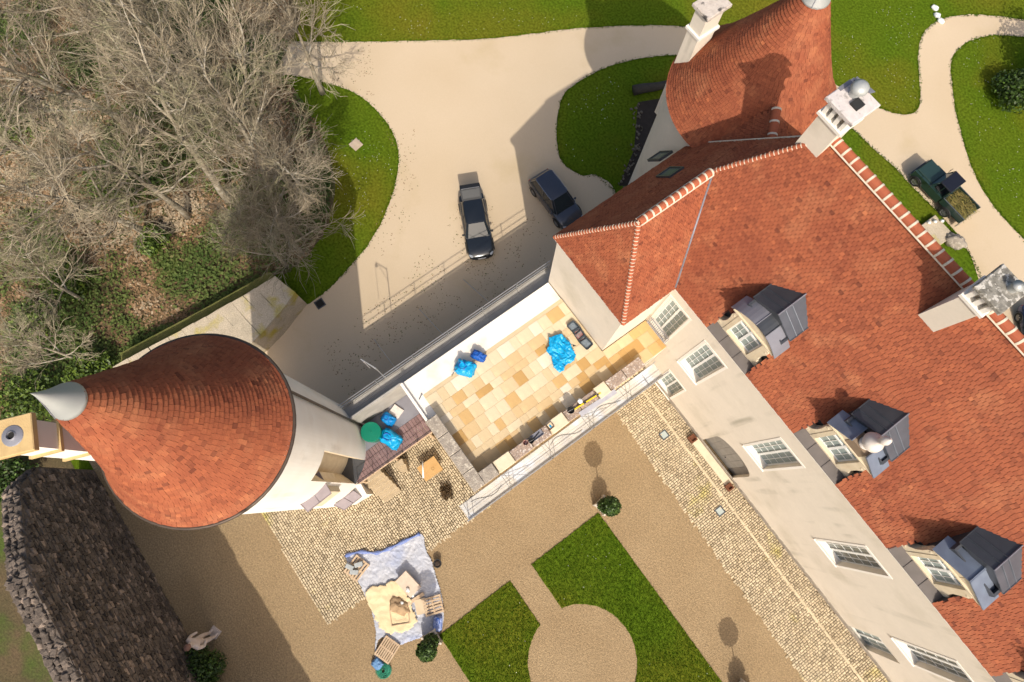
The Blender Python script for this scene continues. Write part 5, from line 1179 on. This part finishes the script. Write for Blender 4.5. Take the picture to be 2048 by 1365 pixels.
def car(name, label, paint, L, W_, Ht, wb, hood, tail_open=False, group=None, suv=False):
    root = thing(name, label, 'car', None, group); hx = L/2; hw_ = W_/2; belt = Ht*.60
    # body loft: station x, half width, bottom z, side top z, centre top z
    S = [(-hx, hw_*.72, .42, .62, .66), (-hx+.06, hw_*.88, .30, .80, .86), (-hx+.25, hw_*.96, .24, belt*.98, belt), (-hx*.55, hw_, .22, belt, belt+.02), (0, hw_, .21, belt*.99, belt+.01), (hx*.32, hw_, .21, belt*.97, belt),
         (hx-hood+.02, hw_*.99, .21, belt*.95, belt*.985), (hx-hood*.55, hw_*.985, .22, belt*.90, belt*.95), (hx-.38, hw_*.95, .24, belt*.80, belt*.87), (hx-.10, hw_*.84, .28, belt*.66, belt*.74), (hx, hw_*.66, .36, belt*.52, belt*.58)]
    b_ = MB(); n = 12; vs = []
    for x, w_, zb, zs, zc in S:
        h = zs-zb
        half = [(w_*.86, zb), (w_*.985, zb+h*.16), (w_*1.0, zb+h*.45), (w_*.985, zb+h*.78), (w_*.93, zs), (w_*.55, zc)]
        vs += [(x, y, z) for y, z in half]+[(x, -y, z) for y, z in half[::-1]]
    b_.add(vs, [(i*n+j, i*n+(j+1) % n, (i+1)*n+(j+1) % n, (i+1)*n+j) for i in range(len(S)-1) for j in range(n)]+[tuple(range(n-1, -1, -1)), tuple((len(S)-1)*n+j for j in range(n))])
    bo_ = b_.build('body', paint, root, True); md = bo_.modifiers.new('sub', 'SUBSURF'); md.levels = 1; md.render_levels = 2
    # greenhouse
    xf, xr = hx-hood, -hx+.22; tf, tr = xf-.78, xr+(.42 if not suv else .36)
    if tail_open: xr = -hx+.5; tr = xr+.35
    yb, yt = hw_*.90, hw_*.68; zt = Ht-.05
    base = [(xf, yb*.86), (xf-.15, yb), ((xf+xr)/2, yb*1.01), (xr+.1, yb*.95), (xr, yb*.8)]; top = [(tf, yt*.86), (tf-.1, yt*.98), ((tf+tr)/2, yt), (tr+.1, yt*.96), (tr, yt*.82)]
    gh = MB(); B_ = base+[(x, -y) for x, y in base[::-1]]; T_ = top+[(x, -y) for x, y in top[::-1]]; m = len(B_)
    gh.add([(x, y, belt-.03) for x, y in B_]+[(x, y, zt) for x, y in T_], [((i+1) % m, i, m+i, m+(i+1) % m) for i in range(m)]); gh.build('windows', m_cglass, root)
    rr_ = MB(); O = [(x*1.0, y*1.03) for x, y in T_]; I = [(((x-(tf+tr)/2)*.9)+(tf+tr)/2, y*.85) for x, y in T_]
    rr_.add([(x, y, zt-.02) for x, y in O]+[(x, y, zt+.015) for x, y in O]+[(x, y, zt+.05) for x, y in I], [(i, (i+1) % m, m+(i+1) % m, m+i) for i in range(m)]+[(m+i, m+(i+1) % m, 2*m+(i+1) % m, 2*m+i) for i in range(m)]+[tuple(range(2*m, 3*m))])
    rr_.build('roof', paint, root, 'auto')
    for s in (-1, 1):
        for i in range(4): MB().tube([(base[i][0], s*base[i][1]*1.003, belt-.03), (top[i][0], s*top[i][1]*1.01, zt)], .033, 6).build('pillar', paint, root)
        tr_ = MB(); tr_.tube([(top[i][0], s*top[i][1]*1.06, zt+.03) for i in range(1, 4)], .02, 6); tr_.build('roof_rail', m_black if not suv else m_chrome, root)
        tr_ = MB(); tr_.tube([(x, s*(y*1.03), belt+.0) for x, y in base[:4]], .014, 5); tr_.build('trim', m_chrome, root)
        mi_ = MB(); mi_.blob((xf-.30, s*(hw_+.03), belt-.0), .08, .10, .075, 3, .05, 1.0, 14, 8); mi_.build('mirror', paint if suv else m_black, root, True)
        hl = MB(); hl.blob((hx-.26, s*hw_*.74, belt*.66),   .19, .11, .05, 2, .03, 1, 14, 8, R(-28*s), -.9); hl.build('headlight', m_lampg, root, True)
        tl_ = MB(); tl_.blob((-hx+.13, s*hw_*.76, belt*.70), .06, .12, .08, 2, .03, 1, 12, 8, 0, -.9); tl_.build('tail_light', m_red, root, True)
        for wx in (-wb/2-.03, wb/2-.03):
            wheel(root, wx, s*(hw_-.10), Ht*.215, .22)
            ar = MB(); ar.tube([(wx+.40*math.cos(t), s*(hw_+.002), Ht*.215+.40*math.sin(t)) for t in [math.pi*k/10 for k in range(11)]], .028, 6); ar.build('wheel_arch', m_black, root)
        dr = MB(); dr.box(-.62, -.60, s*(hw_+.002)-.004, s*(hw_+.002)+.004, .35, belt-.05); dr.box(.42, .44, s*(hw_+.002)-.004, s*(hw_+.002)+.004, .35, belt-.05); dr.build('door_seam', m_black, root)
    gr = MB(); gr.box(hx-.075, hx-.005, -hw_*.5, hw_*.5, belt*.36, belt*.56); gr.build('grille', m_black, root)
    npl = MB(); npl.box(hx-.01, hx+.012, -.26, .26, .42, .53); npl.build('number_plate', m_wht, root)
    ws = MB(); ws.tube([(xf+.02, .45, belt+.01), (xf-.25, .05, belt+.16)], .012, 5); ws.tube([(xf+.02, -.25, belt+.01), (xf-.25, -.6, belt+.14)], .012, 5); ws.build('wiper', m_black, root)
    if tail_open:
        tg = MB(); a = Vector((tr, 0, zt)); w1 = hw_*.72
        q = [(tr+.02, w1, zt+.03), (tr+.02, -w1, zt+.03), (tr-.62, -w1*1.05, zt+.42), (tr-1.0, -w1*1.0, zt+.30), (tr-1.0, w1*1.0, zt+.30), (tr-.62, w1*1.05, zt+.42)]
        tg.slab([q[0], q[1], q[2], q[5]][::-1], .06); tg.slab([q[5], q[2], q[3], q[4]][::-1], .06); t_ = tg.build('open_tailgate', Mplain('satin_black', (0.02, 0.021, 0.024), .55, 0, .2), root)
        g2 = MB(); g2.slab([(tr-.10, w1*.85, zt+.115), (tr-.10, -w1*.85, zt+.115), (tr-.56, -w1*.9, zt+.39), (tr-.56, w1*.9, zt+.39)][::-1], .02); g2.build('rear_window', m_cglass, t_)
        g3 = MB(); g3.tube([(tr-.64, w1*.9, zt+.44), (tr-.64, -w1*.9, zt+.44)], .02, 5); g3.build('tailgate_edge', m_rim, t_)
        for s in (-1, 1): MB().tube([(tr-.1, s*w1*.95, belt+.1), (tr-.55, s*w1*.95, zt+.34)], .014, 5).build('gas_strut', m_black, root)
        MB().box(-hx+.12, xr+.15, -hw_*.75, hw_*.75, belt-.12, belt+.032).build('boot_space', m_dark, root)
    return root
c1 = car('estate_car', 'black estate car on the drive with its tailgate raised', Mcar('black_paint', (0.010, 0.013, 0.017)), 4.65, 1.84, 1.47, 2.8, 1.35, True, 'cars parked on the drive')
fx, rx_ = G(962, 520, .4), G(941, 395, .4)
place(c1, ((-13.1-16.95)/2, (7.75+9.6)/2+.05, .012), math.atan2(7.75-9.6, -13.1+16.95))
c2 = car('suv', 'dark blue-grey suv parked in the shade beside the house', Mcar('slate_blue_paint', (0.032, 0.037, 0.056), .28), 4.45, 1.86, 1.66, 2.7, 1.15, False, 'cars parked on the drive', True)
place(c2, (-13.42, 14.18, .012), R(-1.5))
c3 = car('parked_car', 'dark blue car behind the right chimney at the edge of the picture', Mcar('deep_blue_paint', (0.025, 0.045, 0.16), .25), 4.3, 1.8, 1.5, 2.6, 1.1, False, 'cars parked on the drive', True)
place(c3, (*G(2080, 672, .7), .012), R(-35))
# ------------------------------------------------------------------ green pickup with a load of cuttings
pk = thing('pickup_truck', 'dark green open pickup carrying brushwood on the drive behind the house', 'pickup')
pg = Mcar('dark_green_paint', (0.022, 0.050, 0.045), .35, .4); hw_ = .79
m_ = MB(); m_.box(1.35, 1.98, -hw_*.97, hw_*.97, .50, 1.08); m_.box(.55, 1.35, -hw_, hw_, .48, 1.12); m_.cbox(.62, 1.95, -.62, .62, 1.08, 1.20, .05); m_.build('bonnet', pg, pk)
m_ = MB(); m_.box(-.55, .55, -hw_, hw_, .48, 1.10); m_.build('cab', pg, pk)
m_ = MB(); m_.add([(.62, -.70, 1.12), (.62, .70, 1.12), (.36, .68, 1.72), (.36, -.68, 1.72), (.58, -.70, 1.12), (.58, .70, 1.12), (.32, .68, 1.72), (.32, -.68, 1.72)], [(0, 1, 2, 3), (7, 6, 5, 4), (0, 4, 5, 1), (3, 2, 6, 7), (0, 3, 7, 4), (1, 5, 6, 2)]); m_.build('windscreen', M('truck_glass', (0.10, 0.15, 0.17), (0.13, 0.18, 0.20), 1, .08, spec=.7), pk)
m_ = MB(); m_.cbox(-.58, .36, -.72, .72, 1.86, 1.95, .04); m_.build('roof', Mcar('black_roof', (0.012, 0.013, 0.022), .35, .2), pk)
m_ = MB()
for s in (-1, 1):
    m_.tube([(.60, s*.72, 1.12), (.34, s*.70, 1.88)], .035, 6); m_.tube([(-.53, s*.72, 1.1), (-.53, s*.70, 1.88)], .035, 6); m_.tube([(-.08, s*.75, 1.1), (-.08, s*.71, 1.88)], .02, 6)
m_.build('pillar', pg, pk)
m_ = MB(); m_.box(-.57, -.53, -.69, .69, 1.1, 1.85); m_.build('rear_window', m_cglass, pk)
m_ = MB(); m_.box(-.35, .3, -.6, .6, .9, 1.15); m_.build('seat', m_black, pk)
m_ = MB(); m_.box(-2.55, -.62, -hw_, -hw_+.05, .72, 1.22); m_.box(-2.55, -.62, hw_-.05, hw_, .72, 1.22); m_.box(-.67, -.62, -hw_+.05, hw_-.05, .72, 1.22); m_.box(-2.55, -.62, -hw_+.05, hw_-.05, .66, .74); m_.build('load_bed', pg, pk)
for s in (-1, 1): MB().tube([(-2.55, s*(hw_-.02), 1.24), (-.6, s*(hw_-.02), 1.24)], .022, 6).build('bed_rail', m_chrome, pk)
MB().box(-2.62, -2.56, -hw_, hw_, .25, .74).build('open_tailgate', M('old_metal', (0.40, 0.35, 0.28)), pk)
m_ = MB(); m_.box(-2.5, 1.95, -.55, .55, .40, .56); m_.build('chassis', m_black, pk)
m_ = MB(); m_.box(1.98, 2.08, -hw_, hw_, .45, .62); m_.build('bumper', m_dkzinc, pk)
for s in (-1, 1):
    for wx in (1.4, -1.4):
        wheel(pk, wx, s*(hw_-.09), .38, .24)
        MB().tube([(wx+.46*math.cos(t), s*(hw_+.01), .38+.46*math.sin(t)) for t in [math.pi*k/10 for k in range(11)]], .04, 6).build('wheel_arch', m_black, pk)
    MB().lathe([(.09, 0), (.1, .02), (.0, .05)], 14, X=Matrix.Translation((1.98, s*.58, .85)) @ Matrix.Rotation(R(90), 4, 'Y')).build('headlight', m_lampg, pk)
    m_ = MB(); m_.tube([(.55, s*.78, 1.2), (.6, s*1.0, 1.35)], .012, 5); m_.box(.56, .60, s*1.02-.08, s*1.02+.08, 1.25, 1.45); m_.build('mirror', m_black, pk)
place(pk, (1.22, 36.0, .012), R(180))
br_ = MB()
for k in range(420):
    x, y = rs.uniform(-2.45, -.75), rs.uniform(-.66, .66); L = rs.uniform(.3, .9); t = rs.normal(0, .5); zz = .78+.55*rs.rand()*(1-abs(y)*.5)
    br_.tube([(x-L/2*math.cos(t), y-L/2*math.sin(t)*.6, zz+rs.normal(0, .08)), (x, y, zz+.05), (x+L/2*math.cos(t), y+L/2*math.sin(t)*.6, zz+rs.normal(0, .08))], [.012, .014, .006], 3, rs.rand(), cap=False)
o_ = br_.build('brushwood', M('cut_brush', (0.20, 0.16, 0.06), (0.11, 0.11, 0.03), 3, .9, tone=((0, (.6, .6, .6)), (1, (1.5, 1.4, 1.2)))), None); place(o_, (1.22, 36.0, .012), R(180)); tag(o_, 'heap of yellow-brown cut branches in the bed of the green pickup', 'branches')
# ------------------------------------------------------------------ odd bits behind the house
for k, (px, py) in enumerate(((1849, 451), (1861, 449), (1875, 448))):
    gl = thing('garden_lamp', ('small white garden lamp nearest the house roof ridge', 'small white garden lamp in the middle of the three by the pickup', 'small white garden lamp nearest the rear wheel of the pickup')[k], 'lamp', None, 'garden lamps behind the house')
    MB().tube([(0, 0, 0), (0, 0, .45)], .025, 6).build('post', m_wht, gl); MB().lathe([(.03, .43), (.12, .47), (.13, .52), (.0, .60)], 14).build('lamp_shade', m_wht, gl, True); place(gl, (*G(px, py), .0))
m_ = MB(); m_.blob((0, 0, 0), .75, .45, .5, 8, .35, 2.2, 24, 14); o_ = m_.build('rough_stone', m_oldstone, None, True); place(o_, (*G(1905, 487), .0), R(20)); tag(o_, 'rough grey boulder beside the drive behind the roof ridge', 'boulder')
m_ = MB(); m_.cbox(-.9, .9, -.7, .7, 0, .35, .03); o_ = m_.build('stone_landing', m_lichen, None); place(o_, (*G(1868, 465), .0), 0); tag(o_, 'low stone landing below the rear wall by the pickup', 'landing')
for k, (px, py) in enumerate(((1868, 18), (1873, 33), (1880, 44))):
    m_ = MB(); m_.blob((0, 0, 0), .28, .2, .16, 40+k, .3, 2, 14, 8); o_ = m_.build('pale_stone', m_wht, None, True); place(o_, (*G(px, py), .0)); tag(o_, ('pale stone farthest from the looping path on the upper lawn', 'pale stone in the middle of the short row by the looping path', 'pale stone touching the bend of the looping path')[k], 'stone', 'pale stones by the looping path')
# fallen trunk and rough edge beside the right tower
m_ = MB(); a_, b__ = G(1265, 187), G(1345, 172); m_.tube([(a_[0]+(b__[0]-a_[0])*i/8, a_[1]+(b__[1]-a_[1])*i/8, .32+.05*math.sin(i)) for i in range(9)], [.36-.015*i for i in range(9)], 10); o_ = m_.build('fallen_log', M('dark_bark', (0.06, 0.05, 0.04), (0.04, 0.035, 0.028), 3, .9, .8, 10), None, True); tag(o_, 'dark fallen log lying on the grass beside the right tower', 'log')
eg_ = MB()
for i in range(60):
    f = i/59; px = 1268+(1236-1268)*f+22*math.sin(f*3.1); py = 205+(372-205)*f
    x, y = G(px, py); eg_.blob((x+rs.normal(0, .2), y+rs.normal(0, .2), .0), .09*rs.uniform(.4, 1.6), .08*rs.uniform(.4, 1.5), .09, i, .3, 2, 8, 5)
o_ = eg_.build('edging_rubble', M('edge_rubble', (0.20, 0.165, 0.12), (0.10, 0.085, 0.06), 3), None); tag(o_, 'broken stone edging round the dark bed at the right tower', 'rubble', kind='stuff')
sheet('planting_bed', [G(*p) for p in ((1276, 205), (1335, 195), (1345, 300), (1262, 372), (1238, 372), (1268, 300))], .008, M('dark_soil', (0.045, 0.032, 0.024), (0.03, 0.022, 0.016), 2))

# ================================================================== vegetation
def grow_tree(seed, h, spread):
    rg_ = random.Random(seed); tr = MB(); tw = MB(); LV = []
    def poly(p, d, L, n, curl, rg=rg_, droop=0.0):
        pts = [p.copy()]; d = d.normalized()
        for i in range(n):
            d = (d+Vector((rg.gauss(0, curl), rg.gauss(0, curl), rg.gauss(0, curl)+droop))).normalized(); p = p+d*(L/n); pts.append(p.copy())
        return pts
    tp = poly(Vector((0, 0, 0)), Vector((rg_.gauss(0, .05), rg_.gauss(0, .05), 1)), h*.82, 10, .07)
    r0 = h*.0165; tr.tube(tp, [r0*(1.25 if i == 0 else 1)*(1-.085*i) for i in range(11)], 9)
    def pick(pts, f): i = min(len(pts)-2, int(f*(len(pts)-1))); t = f*(len(pts)-1)-i; return pts[i].lerp(pts[i+1], t), (pts[i+1]-pts[i]).normalized()
    def side(d, ang, az):
        a = d.orthogonal().normalized(); b = d.cross(a); return d*math.cos(ang)+(a*math.cos(az)+b*math.sin(az))*math.sin(ang)
    nl = 13; az = rg_.random()*6
    for i in range(nl):
        f = .28+.70*(i/(nl-1)); p, d = pick(tp, f); az += 2.4+rg_.gauss(0, .3)
        L1 = h*spread*(1.12-.55*f)*rg_.uniform(.8, 1.15); ang = R(66-30*f+rg_.gauss(0, 6))
        lp = poly(p, side(d, ang, az), L1, 7, .10, droop=.04); r1 = r0*.42*(1.1-.5*f); tr.tube(lp, [r1*(1-.115*k) for k in range(8)], 6)
        n2 = 9
        for j in range(n2):
            f2 = .16+.84*j/(n2-1); p2, d2 = pick(lp, min(f2, .99)); L2 = L1*.46*(1.1-.5*f2)*rg_.uniform(.75, 1.2)
            bp = poly(p2, side(d2, R(rg_.uniform(28, 58)), rg_.random()*6.28), L2, 5, .11, droop=.04); r2 = max(.016, r1*.36*(1-.5*f2)); tr.tube(bp, [r2*(1-.15*k) for k in range(6)], 4, cap=False)
            for k in range(6):
                f3 = .12+.88*k/5; p3, d3 = pick(bp, min(f3, .99)); L3 = L2*.74*(1.1-.45*f3)*rg_.uniform(.7, 1.3); t3 = rg_.random()
                sp_ = poly(p3, side(d3, R(rg_.uniform(18, 42)), rg_.random()*6.28), L3, 4, .10, droop=.035); tw.tube(sp_, [.0165, .015, .013, .010, .006], 3, t3, cap=False)
                for m__ in range(3):
                    f4 = .25+.7*m__/2; p4, d4 = pick(sp_, min(f4, .98)); tw.tube(poly(p4, side(d4, R(rg_.uniform(16, 38)), rg_.random()*6.28), L3*.62*rg_.uniform(.6, 1.3), 3, .11, droop=.03), [.012, .0105, .009, .005], 3, t3, cap=False)
    return tr, tw
variants = []
for sd_, h_, sp_ in ((3, 15.0, .36), (8, 13.5, .40), (21, 16.0, .34), (34, 11.0, .44)):
    tr_, tw_ = grow_tree(sd_, h_, sp_); variants.append((h_, tr_, tw_))
TREES = [  # crown centre in the photo, assumed crown height, variant, turn, size, label
    ((450, 320), 9.5, 0, 0.4, 1.00, 'large bare tree whose crown overhangs the lawn left of the drive'),
    ((520, 410), 7.5, 3, 2.0, .9, 'lower bare tree spreading towards the old stone wall'),
    ((300, 230), 10., 2, 1.2, 1.00, 'tall pale barked bare tree in the middle of the wood'),
    ((380, 60), 9.5, 1, 3.1, 1.05, 'bare tree at the top edge with pale trunk leaning left'),
    ((570, 20), 8.0, 3, 4.4, .95, 'bare tree reaching over the far end of the drive'),
    ((110, 330), 9.0, 1, 5.0, 1.05, 'wide bare tree near the left edge above the ivy'),
    ((120, 90), 9.5, 0, 2.6, 1.05, 'dense bare tree in the upper left corner'),
    ((30, 540), 6.0, 3, 3.6, .70, 'small bare tree at the left edge over green shrubs'),
    ((60, 690), 5.0, 3, 5.3, .62, 'low bare thicket tree behind the zinc tip of the left tower'),
    ((215, 290), 9.0, 2, 5.5, .85, 'bare tree between the ivy gap and the wide tree on the left'),
    ((420, 190), 9.5, 1, 0.7, 1.0, 'bare tree with forked pale limbs in the upper middle of the wood'),
    ((535, 265), 8.5, 0, 3.9, .82, 'bare tree at the edge of the wood next to the stone cover'),
    ((500, 455), 6.5, 3, 4.9, .72, 'low bare tree with twigs drooping over the end of the old wall'),
    ((250, 60), 9.5, 0, 1.6, 1.0, 'bare tree behind the pale leaning trunk at the top edge'),
    ((-90, 200), 9.0, 2, 4.0, 1.0, 'bare tree half outside the left edge of the picture'),
    ((230, -60), 9.0, 2, .2, 1.0, 'bare tree half outside the top edge of the picture'),
]
protos = {}
for (px, py), hz, vi, rz, s_, lb in TREES:
    x, y = G(px, py, hz); h_, tr_, tw_ = variants[vi]
    if vi not in protos:
        root = thing('bare_tree', lb, 'tree', None, 'leafless trees of the wood'); tr_.build('trunk', m_bark, root, True); tw_.build('crown', m_twig, root); protos[vi] = root
    else:
        root = copy_tree(protos[vi]); root['label'] = lb
    place(root, (x, y, 0), rz, s_)
# leaf litter and ground ivy
def scatter_leaves(name, label, poly, n, size, mat, zmax, tonef, cat):
    xs = np.array([p[0] for p in poly]); ys = np.array([p[1] for p in poly]); pts = []
    while len(pts) < n:
        X_ = rs.uniform(xs.min(), xs.max(), 4000); Y_ = rs.uniform(ys.min(), ys.max(), 4000)
        pts += [(a, b) for a, b in zip(X_, Y_) if inpoly(a, b, poly)]
    pts = np.array(pts[:n]); t = np.array([tonef(a, b) for a, b in pts]); t = np.clip(t+rs.normal(0, .13, n), 0, 1)
    green = (t < .46)
    C = np.stack([pts[:, 0], pts[:, 1], .02+rs.rand(n)*np.where(green, zmax, .05)], 1); th = rs.uniform(0, 6.28, n); tilt = rs.normal(0, .5, n)
    s_ = size*rs.uniform(.6, 1.35, n)
    A = np.stack([np.cos(th), np.sin(th), np.sin(tilt)*.6], 1)*s_[:, None]; B = np.stack([-np.sin(th), np.cos(th), rs.normal(0, .35, n)], 1)*(s_*.6)[:, None]
    return tag(quads_mesh(name, C, A, B, t, mat), label, cat, kind='stuff')
vis = [G(*p) for p in ((-60, -60), (560, -60), (590, 60), (560, 140), (630, 240), (664, 330), (660, 430), (625, 500), (575, 545))]+[(-20.2, -4.2), (-20.6, -10), (-20.6, -15)]+[G(-60, 980)]
def tf_(x, y): return .40+1.0*noise.noise(Vector((x*.22, y*.22, 1.3)))+.35*noise.noise(Vector((x*.8, y*.8, 7)))
scatter_leaves('leaf_litter', 'brown fallen leaves and low ivy covering the floor of the wood', vis, 70000, .075, m_litter, .35, tf_, 'leaves')
# evergreen shrubs in the wood, and clipped shrubs elsewhere
def shrub(name, label, c, r, n, mat, group=None, sq=(1, 1, .8), size=.075, zc=.75):
    root = thing(name, label, 'shrub', None, group)
    m_ = MB()
    for k in range(6): t = 6.28*k/6; m_.tube([(0, 0, 0), (r*.3*math.cos(t), r*.3*math.sin(t), r*.5), (r*.6*math.cos(t), r*.6*math.sin(t), r*sq[2]*1.0)], [.03, .02, .01], 5)
    m_.build('stems', m_bark, root)
    off = [(0, 0, r*zc)]+[(r*.5*math.cos(t+r), r*.5*math.sin(t+r), r*zc*rs.uniform(.6, 1.1)) for t in (0, 1.5, 3.1, 4.6)]
    for i, o__ in enumerate(off): leaf_ball(n//5, r*(.75 if i == 0 else .55), o__, size, mat, root, 'foliage', sq, .3)
    return place(root, (*c, 0), 0)
SH_ = [((225, 395), 2.0, 'ivy covered bush in the gap between the bare crowns'), ((130, 560), 1.6, 'green bush among leaf litter near the left edge'), ((60, 800), 2.0, 'dark evergreen bush beside the zinc tower tip'),
       ((180, 740), 1.5, 'evergreen bush just above the tile cone of the left tower'), ((300, 480), 1.2, 'small green bush on the leaf litter above the old wall'), ((60, 640), 1.5, 'evergreen bush at the left edge below the small bare tree'), ((20, 250), 2.2, 'evergreen bush at the left edge under the wide bare tree'), ((360, 120), 1.8, 'green bush below the pale leaning trunk'), ((240, 120), 1.6, 'green bush in the upper left between bare trees'), ((20, 960), 1.6, 'dark shrub below the tower chimney at the left edge')]
for (px, py), r_, lb in SH_: shrub('evergreen_shrub', lb, G(px, py, 1.0), r_, 1500, m_ivy if 'ivy' in lb or 'green bush' in lb else m_leaf, 'evergreen shrubs of the wood', (1, 1, .75), .085)
shrub('clipped_shrub', 'dense round green shrub at the bottom left beside the statue', G(400, 1345, 1.0), 1.45, 5200, m_leaf, None, (1, 1, 1.0), .06, .8)
shrub('garden_shrub', 'dark spreading shrub on the lawn inside the looping path', G(2035, 185, .8), 1.9, 3000, m_leaf, None, (1, 1, .7), .09)
shrub('garden_conifer', 'tall dark conifer at the right edge above the lawn shrub', G(2090, 170, .5), 2.0, 3500, m_leaf, None, (1, 1, 2.6), .10, 1.6)

dryb = M('dry_brown_leaf', (0.10, 0.065, 0.035), (0.06, 0.04, 0.02), 3, .9, tone=((0, (.5, .5, .5)), (1, (1.6, 1.5, 1.3))))
shrub('dry_climber', 'dry dark brown climber in the corner at the foot of the terrace', G(893, 986, .3), .48, 700, dryb, None, (1.2, .6, .9), .05)
